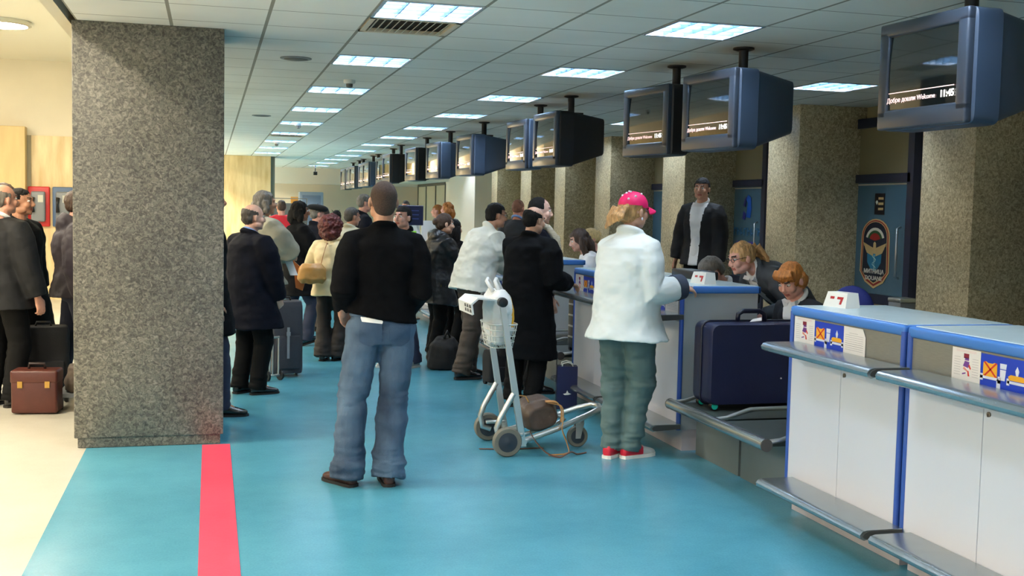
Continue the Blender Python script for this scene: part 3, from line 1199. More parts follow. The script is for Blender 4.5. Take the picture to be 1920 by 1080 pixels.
def monitor(dark):
    """front faces -X; origin at the ceiling above its middle"""
    t = empty('ceiling_monitor')
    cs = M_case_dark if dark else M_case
    W, Hh, zc = .34, .275, -.455
    b = MB()
    # front box section then tapering tube housing
    b.loft([((x, 0, zc + dz), (0, 1, 0), (0, 0, 1), w, h) for x, w, h, dz in ((-.215, W - .015, Hh - .012, 0), (-.20, W, Hh, 0), (-.06, W, Hh, 0), (-.058, W - .008, Hh - .008, 0), (.31, .225, .185, .035), (.32, .215, .175, .035))], n=64, pw=16)
    b.build('case', cs, t, True, 35)
    b = MB()
    sy, sz0, sz1 = .262, zc - .175, zc + .205
    # bezel ring as four bevelled bars with a deeper chin
    b.box((-.250, -W + .01, zc + Hh - .075), (-.205, W - .01, zc + Hh - .005), bev=.012)
    b.box((-.250, -W + .01, zc - Hh + .005), (-.205, W - .01, zc - Hh + .105), bev=.012)
    for q in (-1, 1):
        b.box((-.250, q * (W - .01), zc - Hh + .06), (-.205, q * (W - .082), zc + Hh - .04), bev=.012)
    b.build('bezel', M_bezel, t, True, 40)
    b = MB()
    vs, fs = [], []
    ny, nz = 12, 8
    for j in range(nz + 1):
        for i in range(ny + 1):
            y = -sy + 2 * sy * i / ny
            z = sz0 + (sz1 - sz0) * j / nz
            q = 1 - ((y / sy) ** 2 + ((z - zc) / .19) ** 2) * .5
            vs.append((-.232 - .012 * q, y, z))
    for j in range(nz):
        for i in range(ny):
            a = j * (ny + 1) + i
            fs.append((a, a + 1, a + ny + 2, a + ny + 1))
    b.add(vs, fs)
    b.build('screen', M_screen, t, True)
    X, Yd, Z = (0, -1, 0), (0, 0, 1), (-1, 0, 0)
    text_on('caption', 'Добре дошли Welcome', .034, (-.2445, .072, sz0 + .050), X, Yd, Z, M_cap, t)
    text_on('clock', '11:45', .046, (-.2445, -.196, sz0 + .052), X, Yd, Z, M_capw, t, bold=True)
    b = MB(); b.box((-.2450, -.245, sz0 + .086), (-.2435, .245, sz0 + .090)); b.build('caption_rule', M_cap, t)
    b = MB(); b.tube([(.04, 0, 0), (.04, 0, zc + Hh - .02)], .034, n=16); b.lathe([(.075, 0), (.075, -.012), (.05, -.02)], (.04, 0, 0)); b.build('pole', M_pole, t, True, 40)
    b = MB(); b.box((-.08, -.09, zc + Hh - .012), (.14, .09, zc + Hh + .006)); b.build('mount_plate', M_pole, t)
    return t


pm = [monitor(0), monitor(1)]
used = [False, False]
extra = ['cut off by the picture edge', 'big, over the nearest counters', 'over the suitcase on the scale', 'overlapped by its neighbour', 'with a wide black back', 'close behind the black-backed one', 'standing alone', 'with a pale side', 'beside the pale one', '', '', '', '', '', '', 'at the far end']
extra_ = ['cut off by the edge of the picture', 'big and near, over the nearest counters, reading 11:45', 'showing bright reflections, over the suitcase on the scale', 'overlapped by the nearer one beside it', 'with a wide black back, over the man in the long black coat', 'close behind the black-backed one', 'standing alone with orange reflections', 'with a pale blue side', 'beside the pale blue one', '', '', '', '', '', '', 'smallest, at the far end']
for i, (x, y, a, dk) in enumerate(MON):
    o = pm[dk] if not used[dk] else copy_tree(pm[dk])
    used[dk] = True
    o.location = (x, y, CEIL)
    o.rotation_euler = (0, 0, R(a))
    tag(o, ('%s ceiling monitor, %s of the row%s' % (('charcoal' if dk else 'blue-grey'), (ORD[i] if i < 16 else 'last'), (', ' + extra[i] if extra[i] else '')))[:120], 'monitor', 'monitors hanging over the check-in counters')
# ------------------------------------------------------------------ check-in counters (front in the plane x = 3.15)
FX = 3.15
M_lam = mat('white_laminate', (222, 222, 230), .35, var=.01, vscale=2)
M_post = mat('blue_post', (56, 92, 176), .35)
M_trimblue = mat('blue_edge', (70, 128, 206), .3)
M_toplam = mat('counter_top_white', (206, 224, 226), .25, var=.03, vscale=6)
M_sidegrey = mat('counter_side_grey', (168, 172, 172), .4)
M_band = mat('steel_band', (150, 150, 142), .4, metal=.55, var=.08, vscale=20, stretch=(1, 1, 20))
M_shelf = mat('shelf_steel', (170, 178, 180), .26, metal=.85, var=.04, vscale=12)
M_shelfend = mat('shelf_end', (70, 68, 66), .5)
M_kick = mat('kick_plate', (188, 180, 184), .5)
M_lock = mat('lock_metal', (120, 110, 100), .35, metal=.8)
TOPZ = 1.155


def lip_shelf(name, y0, y1, z, parent, over=.0):
    b = MB()
    # sheet bent into a rounded lip at the front
    prof = [(-.014, 0), (-.20, .0), (-.225, -.006), (-.237, -.022), (-.232, -.040), (-.215, -.048), (-.195, -.044), (-.19, -.03), (-.014, -.03)]
    b.prism([(px, pz) for px, pz in prof], (FX, y0, z), (1, 0, 0), (0, 0, 1), (0, 1, 0), y1 - y0)
    o = b.build(name, M_shelf, parent, True, 50)
    for y in (y0 - .004, y1):
        b = MB()
        b.prism([(-.014, -.005), (-.19, -.004), (-.212, -.012), (-.222, -.024), (-.215, -.038), (-.19, -.043), (-.014, -.034)], (FX, y, z), (1, 0, 0), (0, 0, 1), (0, 1, 0), .004)
        b.build('end_cap', M_shelfend, o)
    return o


def counter(y0, y1, label, flip=False, detail=True, depth=.58):
    t = thing('check_in_counter', label, 'check-in counter', (0, 0, 0), group='check-in counters')
    x1 = FX + depth
    b = MB(); b.box((FX + .012, y0 + .012, .15), (x1, y1 - .012, TOPZ - .03)); b.build('carcass', M_sidegrey, t)
    b = MB(); b.box((FX + .035, y0 + .02, 0), (x1 - .03, y1 - .02, .15)); b.build('kick_plate', M_kick, t)
    ym = (y0 + y1) / 2
    for a, c, nm in ((y0 + .028, ym - .002, 'n'), (ym + .002, y1 - .028, 'f')):
        b = MB(); b.box((FX - .004, a, .165), (FX + .014, c, .905), bev=.002)
        dr = b.build('door', M_lam, t)
        b = MB()
        if nm == 'n':
            b.lathe([(.011, 0), (.011, .006), (.007, .008)], (FX - .004, c - .035, .845), axis=(-1, 0, 0), n=14)
            b.box((FX - .016, c - .039, .835), (FX - .010, c - .035, .848))
            b.build('lock', M_lock, dr, True, 40)
    for y in (y0 + .014, y1 - .014):
        b = MB(); b.tube([(FX + .004, y, .15), (FX + .004, y, TOPZ - .03)], .0165, n=14)
        b.build('post', M_post, t, True, 60)
    b = MB(); b.box((FX + .002, y0 + .028, .915), (FX + .014, y1 - .028, TOPZ - .052)); b.build('steel_band', M_band, t)
    b = MB(); b.box((FX - .010, y0, TOPZ - .052), (FX + .03, y1, TOPZ), bev=.014)
    for y in (y0, y1):
        q = .028 if y == y0 else -.028
        b.box((FX + .01, y, TOPZ - .05), (x1 + .02, y + q, TOPZ), bev=.010)
    b.box((x1 - .01, y0, TOPZ - .05), (x1 + .02, y1, TOPZ), bev=.010)
    b.build('blue_edge', M_trimblue, t, True, 40)
    b = MB(); b.box((FX + .02, y0 + .02, TOPZ - .03), (x1 + .005, y1 - .02, TOPZ + .003), bev=.003); b.build('counter_top', M_toplam, t)
    lip_shelf('shelf', y0 - .06, y1 - .10, .965, t)
    lip_shelf('foot_rail', y0 - .06, y1 - .10, .205, t)
    return t


CY = [(3.42, 4.51), (4.535, 5.60), (7.10, 8.27), (8.295, 9.46), (10.92, 12.05), (12.08, 13.20), (14.7, 15.85), (15.88, 17.0), (18.5, 19.6), (19.63, 20.75)]
CL = ['white and blue check-in counter nearest, running out of the picture edge', 'white and blue check-in counter carrying a white number box, next to the blue suitcase scale', 'white and blue check-in counter under the hand of the woman in the pink cap', 'white and blue check-in counter where the man in the long black coat leans',
      'white and blue check-in counter by the man in the off-white jacket', 'white and blue check-in counter by the woman in the black leather jacket', 'white and blue check-in counter behind the leather jacket woman, half hidden', 'white and blue check-in counter with white and purple signs, beyond the leather jacket woman', 'distant check-in counter hidden behind the queue, second last', 'distant check-in counter, last of the line']
for (y0, y1), l in zip(CY, CL):
    counter(y0, y1, l)

# notices stuck on the steel bands
M_paper = mat('paper_white', (240, 236, 232), .6)
M_signblue = mat('sign_blue', (14, 62, 196), .45)
M_orange = mat('sign_orange', (246, 178, 40), .5)
M_redx = mat('sign_red', (214, 50, 36), .5)
M_signwhite = mat('sign_white', (225, 232, 250), .5)
M_purple = mat('print_purple', (120, 66, 150), .6)
M_maroon = mat('print_maroon', (140, 24, 52), .6)
M_ink = mat('print_grey', (150, 146, 150), .7)


def face_frame(y, z):
    return V((FX - .0005, y, z)), V((0, -1, 0)), V((0, 0, 1)), V((-1, 0, 0))


def rect(b, o, xd, yd, nd, x0, y0, x1, y1, d, m):
    b.prism([(x0, y0), (x1, y0), (x1, y1), (x0, y1)], o, xd, yd, nd, d, m)


def notice_figure(y_left, y_right, label, z0=.955, z1=1.10):
    t = thing('notice', label, 'notice', (0, 0, 0), group='notices on the counter fronts')
    o, xd, yd, nd = face_frame(y_left, z0)
    w, h = y_left - y_right, z1 - z0
    b = MB(); rect(b, o, xd, yd, nd, 0, 0, w, h, .0012, None); b.build('sheet', M_paper, t)
    b = MB()
    P = lambda pts, m: b.prism([(x * w, y * h) for x, y in pts], o + nd * .0012, xd, yd, nd, .0008, m)
    P([(.42, .72), (.60, .72), (.60, .86), (.42, .86)], M_maroon)
    P([(.46, .66), (.60, .66), (.60, .74), (.46, .74)], M_purple)
    P([(.40, .48), (.58, .44), (.62, .62), (.46, .64)], M_purple)
    P([(.58, .50), (.66, .40), (.68, .44), (.62, .56)], M_redx)
    P([(.40, .40), (.56, .32), (.58, .36), (.44, .46)], mat('print_pink', (230, 150, 140), .6))
    P([(.38, .22), (.50, .26), (.50, .30), (.38, .26)], M_purple)
    P([(.58, .20), (.64, .20), (.60, .36), (.56, .36)], M_redx)
    b.build('printed_figure', None, t)
    b = MB()
    for k in range(3):
        rect(b, o + nd * .0012, xd, yd, nd, .15 * w, h * (.90 + k * .025), .85 * w, h * (.905 + k * .025), .0006, mat('print_rose', (226, 176, 176), .7))
    for k in range(8):
        for a, c in ((.08, .30), (.72, .93)):
            rect(b, o + nd * .0012, xd, yd, nd, a * w, h * (.20 + k * .075), c * w, h * (.207 + k * .075), .0006, M_ink)
    b.build('fine_print', None, t)
    return t


def notice_blue(y_left, y_right, label, z0=.955, z1=1.095):
    t = thing('notice', label, 'notice', (0, 0, 0), group='notices on the counter fronts')
    o, xd, yd, nd = face_frame(y_left, z0)
    w, h = y_left - y_right, z1 - z0
    b = MB(); rect(b, o, xd, yd, nd, 0, 0, w, h, .0012, None); b.build('sheet', M_signblue, t)
    o2 = o + nd * .0012
    P = lambda b, pts, m, d=.0008: b.prism([(x * w, y * h) for x, y in pts], o2, xd, yd, nd, d, m)
    b = MB(); P(b, [(.06, .34), (.36, .34), (.36, .74), (.30, .78), (.26, .74), (.16, .74), (.12, .78), (.06, .74)], M_orange); b.build('orange_bag', None, t)
    b = MB()
    for pts in ([(.08, .36), (.11, .34), (.36, .76), (.33, .78)], [(.33, .34), (.36, .36), (.10, .78), (.07, .76)]):
        P(b, pts, M_redx, .0016)
    b.build('red_cross', None, t)
    b = MB(); P(b, [(.43, .30), (.53, .30), (.56, .80), (.42, .80)], M_signwhite); P(b, [(.42, .62), (.56, .62), (.56, .64), (.42, .64)], M_signblue, .0012); b.build('white_tube', None, t)
    b = MB(); P(b, [(.62, .36), (.93, .36), (.95, .46), (.90, .52), (.65, .52), (.60, .46)], M_orange); b.build('orange_bowl', None, t)
    b = MB(); P(b, [(.76, .52), (.80, .52), (.82, .66), (.78, .80), (.74, .66)], M_signwhite); b.build('white_flame', None, t)
    b = MB()
    P(b, [(0, .26), (.40, .26), (.40, .34), (0, .34)], M_signwhite); P(b, [(.58, .26), (1, .26), (1, .34), (.58, .34)], M_signwhite)
    for x in (.0, .38, .57, .94):
        P(b, [(x, .20), (x + .06, .20), (x + .06, .40), (x, .40)], M_signwhite)
    P(b, [(.36, 0), (.44, 0), (.44, .3), (.36, .3)], M_signwhite)
    b.build('white_stand', None, t)
    return t


def notice_text(y_left, y_right, label, z0=.955, z1=1.10):
    t = thing('notice', label, 'notice', (0, 0, 0), group='notices on the counter fronts')
    o, xd, yd, nd = face_frame(y_left, z0)
    w, h = y_left - y_right, z1 - z0
    b = MB(); b.prism([(0, 0), (w * .94, 0), (w, h * .08), (w, h * .72), (w * .86, h), (0, h)], o, xd, yd, nd, .0012); b.build('sheet', M_paper, t)
    b = MB()
    for k in range(9):
        a, c = (.25, .65) if k == 8 else (.08, .9)
        rect(b, o + nd * .0012, xd, yd, nd, a * w, h * (.18 + k * .075), c * w, h * (.188 + k * .075), .0006, M_ink if k not in (2, 3) else mat('print_dark', (96, 96, 104), .7))
    b.build('text_lines', None, t)
    return t


notice_figure(5.560, 5.348, 'white paper notice with a small purple figure on the counter beside the blue suitcase')
notice_blue(5.346, 5.062, 'blue sign with crossed-out orange bag on the counter beside the blue suitcase')
notice_text(5.060, 4.862, 'white text notice with a clipped corner, beside the blue sign', z1=1.098)
notice_figure(4.188, 4.002, 'white paper notice with purple figure on the nearest counter')
notice_blue(4.000, 3.715, 'blue sign with crossed-out orange bag at the picture edge on the nearest counter')
notice_figure(9.43, 9.215, 'white paper notice on the counter where the long black coat leans')
notice_blue(9.213, 8.93, 'blue sign with crossed-out orange bag, between the black coat and the white jacket')
notice_figure(8.24, 8.05, 'white paper notice on the counter behind the white-jacketed woman')
notice_blue(7.62, 7.40, 'yellow and blue sign partly seen below the hand of the pink cap woman')
notice_text(7.39, 7.16, 'white text notice below the hand of the woman in the pink cap')

# white number boxes standing on the counters
M_seg = mat('led_red', (120, 14, 24), .4, emit=(200, 20, 30), estr=.25)
M_segbg = mat('led_window', (206, 196, 190), .4)


def number_box(x, y, label, rz=0):
    t = thing('number_display', label, 'number display', (x, y, TOPZ + .003), rz, group='number boxes on the counters')
    b = MB()
    a = [(-.05, -.095, 0), (.05, -.095, 0), (.05, .095, 0), (-.05, .095, 0), (-.028, -.082, .082), (.045, -.082, .082), (.045, .082, .082), (-.028, .082, .082)]
    b.add(a, [(3, 2, 1, 0), (4, 5, 6, 7), (0, 1, 5, 4), (1, 2, 6, 5), (2, 3, 7, 6), (3, 0, 4, 7)])
    b.build('housing', M_white, t)
    # front slopes: local frame on the -X face
    o = V((-.05, .0, 0)); yd = (V((-.028, 0, .082)) - o).normalized(); xd = V((0, -1, 0)); nd = xd.cross(yd)
    b = MB()
    Pq = lambda x0, y0, x1, y1: b.prism([(x0, y0), (x1, y0), (x1, y1), (x0, y1)], o, xd, yd, nd, .0015)
    Pq(-.048, .046, -.016, .060)
    b.build('red_dash', M_seg, t)
    b = MB()
    b.prism([(.010, .060), (.010, .046), (.040, .046), (.036, .018), (.052, .018), (.060, .060)], o, xd, yd, nd, .0015)
    b.build('red_seven', M_seg, t)
    return t


number_box(3.38, 5.47, 'white box with red digits standing on the counter beside the blue suitcase', R(8))
number_box(3.42, 7.36, 'white box with red digits standing beside the hand of the pink cap woman', R(8))
number_box(3.35, 9.22, 'white box with red digits between the black coat and the white jacket', R(8))
number_box(3.38, 11.9, 'white box with red digits on a farther counter, mostly hidden', R(8))

# ------------------------------------------------------------------ baggage scales between the counters
M_belt = mat('rubber_belt', (58, 66, 64), .55, var=.12, vscale=9)
M_scalegrey = mat('scale_front_grey', (112, 120, 120), .45, metal=.3, var=.06, vscale=4)
M_tray = mat('tray_steel', (150, 160, 160), .3, metal=.8)


def scale(y0, y1, label):
    t = thing('baggage_scale', label, 'baggage scale', (0, 0, 0), group='baggage scales between the counters')
    ym = y0 + (y1 - y0) * .52
    zt = .370
    for a, c in ((y0, ym - .015), (ym + .015, y1)):
        b = MB(); b.box((3.24, a, .0), (3.27, c, .33)); b.build('front_panel', M_scalegrey, t)
        b = MB(); b.box((3.27, a, .05), (3.78, c, zt - .03)); b.build('frame', mat('scale_frame_dark', (44, 46, 46), .6), t)
        b = MB(); b.box((3.08, a + .03, zt - .03), (3.80, c - .03, zt), bev=.01); b.build('belt', M_belt, t)
    for y in (y0 + .02, ym + .0, y1 - .02):
        b = MB(); b.tube([(3.04, y, zt + .0), (3.14, y, zt + .01), (3.30, y, zt + .06), (3.78, y, zt + .065)], .014, n=10)
        b.build('side_rail', M_alu, t, True, 60)
    b = MB(); b.tube([(3.04, y0 + .0, zt - .012), (3.04, y1, zt - .012)], .036, n=16)
    rl = b.build('front_roller', M_shelf, t, True, 60)
    for y in (y0 - .001, y1 + .001):
        b = MB()
        b.lathe([(.037, -.004), (.037, .004), (.02, .008)], (3.04, y, zt - .012), axis=(0, 1, 0), n=16)
        b.build('roller_cap', M_shelfend, rl, True, 40)
    b = MB(); b.prism([(2.99, 0), (3.06, .0), (3.30, .05), (3.73, .06), (3.73, .0)], (.05, ym - .006, zt), (1, 0, 0), (0, 0, 1), (0, 1, 0), .012); b.build('divider', M_tray, t)
    return t


scale(5.63, 7.0, 'grey baggage scale with steel front roller under the big blue suitcase')
scale(9.48, 10.90, 'grey baggage scale behind the trolley carrying a dark suitcase')
scale(13.22, 14.68, 'grey baggage scale farther along beside the leather jacket woman')
scale(17.02, 18.48, 'distant baggage scale hidden behind the queue')

t = thing('printer', 'flat black ticket printer at the back of the counter behind the number box', 'printer', (3.62, 7.95, TOPZ + .003), 0)
b = MB(); b.box((-.09, -.24, 0), (.09, .24, .065), bev=.012); b.build('housing', M_black, t, True, 40)
b = MB(); b.box((-.085, -.16, .065), (-.02, .16, .071)); b.build('paper_slot', M_grey, t)
# ------------------------------------------------------------------ cloth, leather, hair
C_black = mat('black_knit', (13, 13, 15), .9, var=.2, vscale=20, bump=.25, bscale=120, spec=.08)
C_blackcoat = mat('black_wool_coat', (12, 13, 16), .85, var=.2, vscale=14, bump=.2, bscale=160, spec=.12)
C_navy = mat('navy_coat', (14, 16, 27), .8, var=.2, vscale=10, bump=.15, bscale=120, spec=.15)
C_leather = mat('black_leather', (20, 20, 22), .38, bump=.35, bscale=30, spec=.5)
C_darkgrey = mat('charcoal_suit', (72, 76, 82), .75, var=.12, vscale=12, bump=.1, bscale=150, spec=.3)
C_suit = mat('dark_suit', (24, 25, 28), .7, var=.12, vscale=12, bump=.1, bscale=150, spec=.3)
C_whitejk = mat('white_nylon', (236, 242, 240), .55, bump=.03, bscale=18, var=.01)
C_offwhite = mat('offwhite_cotton', (224, 224, 212), .7, bump=.12, bscale=22, var=.03)
C_cream = mat('cream_jacket', (222, 204, 160), .7, bump=.15, bscale=25, var=.05)
C_greyjk = mat('grey_beige_jacket', (150, 146, 128), .7, bump=.2, bscale=25, var=.08)
C_beige = mat('beige_jacket', (176, 170, 146), .7, bump=.2, bscale=25, var=.06)
C_red = mat('red_sweater', (206, 26, 40), .7, bump=.15, bscale=60)
C_blacktr = mat('black_trousers', (13, 13, 14), .8, bump=.1, bscale=60, spec=.15)
C_browntr = mat('brown_trousers', (62, 52, 44), .75, bump=.15, bscale=60, var=.08)
C_dkbrown = mat('dark_brown_trousers', (30, 22, 18), .75, bump=.1, bscale=60)
C_teal = mat('teal_trousers', (82, 104, 102), .75, bump=.25, bscale=24, var=.10, vscale=6)
C_jeans = mat('washed_jeans', (42, 60, 84), .85, bump=.25, bscale=150, var=.25, vscale=4.5, col2=(74, 96, 118), stretch=(1, 1, .6))
C_jeansp = mat('washed_jeans_pocket', (54, 74, 97), .85, bump=.25, bscale=150, var=.2, vscale=6)
C_dkjeans = mat('dark_jeans', (34, 40, 62), .8, bump=.1, bscale=100, var=.15)
C_shirt = mat('white_shirt', (236, 236, 236), .6, bump=.05, bscale=30)
C_blueshirt = mat('blue_shirt', (120, 150, 200), .6)
C_scarf = mat('knit_scarf', (190, 180, 156), .9, bump=.5, bscale=60, var=.25, vscale=20, stretch=(1, 1, 6))
C_pink = mat('pink_cap', (228, 20, 96), .6, bump=.08, bscale=150)
C_dkslate = mat('slate_cuff', (58, 66, 84), .6)
S_black = mat('black_shoe', (12, 12, 13), .25, coat=.4)
S_brown = mat('brown_shoe', (72, 44, 36), .45)
S_sole = mat('dark_sole', (26, 22, 20), .7)
S_white = mat('white_sole', (226, 222, 214), .5)
S_red = mat('red_trainer', (206, 30, 54), .5, bump=.1, bscale=80)
S_silver = mat('silver_trainer', (190, 190, 184), .45)
H_black = mat('hair_black', (18, 15, 14), .75, spec=.25, bump=.6, bscale=40, stretch=(6, 6, 1))
H_brown = mat('hair_brown', (64, 44, 32), .45, bump=.6, bscale=40, stretch=(6, 6, 1), var=.3, vscale=12)
H_grey = mat('hair_grey', (112, 106, 98), .5, bump=.6, bscale=40, stretch=(6, 6, 1), var=.35, vscale=14)
H_dkgrey = mat('hair_dark_grey', (66, 60, 54), .5, bump=.6, bscale=40, stretch=(6, 6, 1), var=.3, vscale=14)
H_blond = mat('hair_blond', (196, 150, 98), .45, bump=.6, bscale=40, stretch=(6, 6, 1), var=.35, vscale=14)
H_pale = mat('hair_pale_blond', (206, 180, 124), .45, bump=.6, bscale=40, stretch=(6, 6, 1), var=.3, vscale=14)
H_ginger = mat('hair_ginger', (176, 108, 44), .45, bump=.6, bscale=40, stretch=(6, 6, 1), var=.35, vscale=14)
H_red = mat('hair_dark_red', (86, 24, 22), .5, bump=.9, bscale=50, var=.4, vscale=25)
H_buzz = mat('hair_buzz', (70, 54, 46), .9, var=.3, vscale=160, bump=.3, bscale=300)
FAIR, TAN, PINK, DARKSK = (208, 160, 132), (186, 134, 104), (216, 158, 138), (110, 74, 54)

SH_B = dict(mat=S_black, sole=S_sole)
TR_B = dict(mat=C_blacktr, hem=.082, knee=.078)
DETAIL = .0056 if FINE else .009

# ---- man in the foreground, seen from behind
def sweater_extra(me, root, I):
    s, n = I['s'], np.array(I['Hc'])
    g = MB()   # hem of the pale undershirt under the sweater
    P = coords(me)
    k = np.clip((n[2] + .20 - P[:, 2]) / .16, 0, 1)
    P[:, 2] -= k * (.16 * P[:, 0])
    setco(me, P)


def jeans_extra(me, root, Hc, s, px, py, pz):
    yb = -.153
    for q in (-1, 1):          # back pockets
        rows = [(.05 - .012 * k, -.064, .064) for k in range(10)] + [(-.075, -.045, .045), (-.09, -.01, .01)]
        g = patch(me, Hc + V((q * .085, -.16, -.030)) * s, (1, 0, 0), (0, 0, 1), (0, 1, 0), [(y * s, a * s, c * s) for y, a, c in rows], 10, .004)
        g.build('back_pocket', C_jeansp, root, True, 40)
    g = patch(me, Hc + V((-.080, -.16, .020)) * s, (1, 0, -.10), (0, 0, 1), (0, 1, 0), [(.028, -.058, .0), (.020, -.062, .055), (.010, -.060, .064), (-.004, -.056, .060)], 8, .007)
    g.build('pocket_paper', M_paper, root, True, 40)
    g = MB()
    g.tube([Hc + V((math.cos(t) * .176, math.sin(t) * .128, .055)) * s for t in [i * PI / 12 for i in range(24)]], .014 * s, n=8, closed=True)
    g.build('waistband', C_jeans, root, True)


I = person('man in black sweater and washed jeans seen from behind, standing on the open blue floor', (.995, 6.62, 0), 2, 1.81, 1.08, lean=-1,
           headp=(2, -2, 0), arms={'L': ('local', (-.215, .10, .975), (-.25, -1, 0), (.35, .80, -.45), (.6, -.5, -.3), 40), 'R': ('local', (.19, .17, 1.03), (.12, -1, 0), (-.4, .85, -.3), (-.6, -.5, -.3), 45)},
           feet=((-.215, -.02, 30), (.035, -.05, -4)), skin=(186, 138, 112), hair=dict(style='buzz', mat=H_buzz),
           top=dict(mat=C_black, hem=.955, off=.024, bulk=.006, collar='crew', wr=.007, flare=.004, name='sweater', extra=sweater_extra, sleeve=.98),
           bottom=dict(mat=C_jeans, thigh=.096, knee=.083, hem=.098, wr=.010, off=.010, name='jeans', extra=jeans_extra, drop=.045, rise=.08), shoes=dict(mat=S_brown, sole=S_sole), vox=DETAIL, gvox=.009)

# ---- woman in pink cap at the counter
def wjacket_extra(me, root, I):
    s = I['s']
    g = MB()   # zipped pocket slit on the right flank
    c = I['Hc'] + V((.215, -.02, .0)) * s
    g.tube([c + V((-.012, 0, .05)) * s, c + V((.010, .01, -.03)) * s], .006, n=8)
    g.build('pocket_zip', M_black, root, True)
    g = MB()   # dark lining at the open collar
    g.tube([I['neck'] + (I['ux'] * math.cos(t) * .070 + I['uy'] * (math.sin(t) * .064 + .012) + I['uz'] * (.026 - .03 * math.sin(t))) * s for t in [i * PI / 9 for i in range(-2, 12)]], .010, n=8)
    g.build('collar_lining', C_dkslate, root, True)


I = person('woman in bright pink cap and white jacket standing at the counter', (2.70, 7.0, 0), -52, 1.785, 1.08, lean=3, fem=True, fat=.15,
           headp=(-14, 2, 0), arms={'R': ('world', (3.045, 6.91, 1.165), (.05, -.35, -1), (.95, .22, -.16), (.1, .4, -.9), 20), 'L': ('world', (2.90, 7.40, 1.08), (-.3, -.2, -1), (.9, .2, 0), (0, 0, -1), 30)},
           shoulder=(.80, .015), feet=((-.06, -.02, 4), (.055, .05, -20)), skin=(206, 158, 132), hair=dict(style='capt', mat=H_blond, vox=.006),
           top=dict(mat=C_whitejk, hem=.79, off=.042, bulk=.022, collar='turn', flare=.06, waist=.04, arm=.012, wr=.008, cuff=C_dkslate, name='jacket', extra=wjacket_extra, sleeve=.95),
           bottom=dict(mat=C_teal, thigh=.102, knee=.086, hem=.066, wr=.012, off=.02), shoes=dict(mat=S_red, two=S_silver, sole=S_white, laces=M_white, thick=True), vox=DETAIL, gvox=.009, eyes=True)
hs = I['hs']
def cap(b):
    b.ell((0, -.014, .034), (.089, .108, .096), nu=28, nv=20)
capme = MB(); cap(capme)
def capcrown(g):
    m = MB(); m.ell((0, -.012, .036), (.090, .110, .095), nu=32, nv=24)
    keep = [i for i, p in enumerate(m.v) if p[2] > .022 - p[1] * .10]
    ks = set(keep); mp = {k: j for j, k in enumerate(keep)}
    vs = [m.v[k] for k in keep]
    fs = [[mp[i] for i in f] for f in m.f if all(i in ks for i in f)]
    g.add(vs, fs)
cp = headpart(I, 'cap', capcrown, C_pink)
def brim(g):
    top, bot = [], []
    n = 12
    vs, fs = [], []
    for lay, dz in ((0, 0), (1, -.006)):
        for j in range(5):
            for i in range(n + 1):
                t = PI * i / n
                r = 1 + j * .16
                x = math.cos(t) * (.074 + .004 * j)
                y = .058 + math.sin(t) * (.032 + j * .022)
                z = .030 + .016 * math.sin(t) - (x / .08) ** 2 * .016 - j * .006 + dz
                vs.append((x, y, z))
    L = 5 * (n + 1)
    for lay in (0, 1):
        for j in range(4):
            for i in range(n):
                a = lay * L + j * (n + 1) + i
                fs.append((a, a + 1, a + n + 2, a + n + 1))
    for i in range(n):
        for j in (0, 4):
            a = j * (n + 1) + i
            fs.append((a, a + 1, L + a + 1, L + a))
    g.add(vs, fs)
br = headpart(I, 'brim', brim, C_pink)
br.parent = cp
M_pearl = mat('pearl_bead', (240, 232, 240), .15, coat=.6)
for (a, e) in ((200, 50), (150, 62), (250, 40), (290, 66), (330, 38), (20, 55), (235, 72), (265, 55), (190, 30), (300, 24)):
    ca, ce = R(a), R(e)
    p = (.090 * math.cos(ce) * math.cos(ca), -.012 + .110 * math.cos(ce) * math.sin(ca), .036 + .095 * math.sin(ce))
    q = headpart(I, 'bead', lambda g: g.ell(p, (.0085, .0085, .0085), nu=10, nv=6), M_pearl)
    q.parent = cp
headpart(I, 'earring', lambda g: g.ell((.088, -.008, -.050), (.005, .008, .010), nu=10, nv=8), M_pearl)
W_ = I['sh']['R'][2]; d_ = I['sh']['R'][3]
g = MB(); g.ell(W_ + d_ * .105 + V((0, 0, .016)), (.007, .007, .006), nu=10, nv=8); g.build('ring', M_pearl, I['root'], True)

# ---- the queue at the counters
def patch_collar(col):
    pass

person('man in long black coat leaning an arm on the counter beside the trolley', (2.58, 9.02, 0), -48, 1.69, 1.14, lean=6, fat=.4, headp=(-14, 8, 0),
       arms={'R': ('world', (2.92, 8.97, 1.05), (.2, -.8, -.5), (.9, .35, -.25), (0, 0, -1), 25), 'L': ('world', (2.86, 9.22, 1.08), (-.6, -.2, -.4), (.9, -.1, 0), (0, 0, -1), 35)},
       feet=((-.09, -.04, 10), (.09, .02, -10)), skin=FAIR, hair=dict(style='bald', mat=H_black, t=.012),
       top=dict(mat=C_blackcoat, hem=.42, off=.045, bulk=.02, flare=.03, collar='turn', wr=.008, arm=.012, waist=.01, name='coat'), bottom=TR_B, shoes=SH_B, vox=DETAIL, gvox=.010, eyes=True)

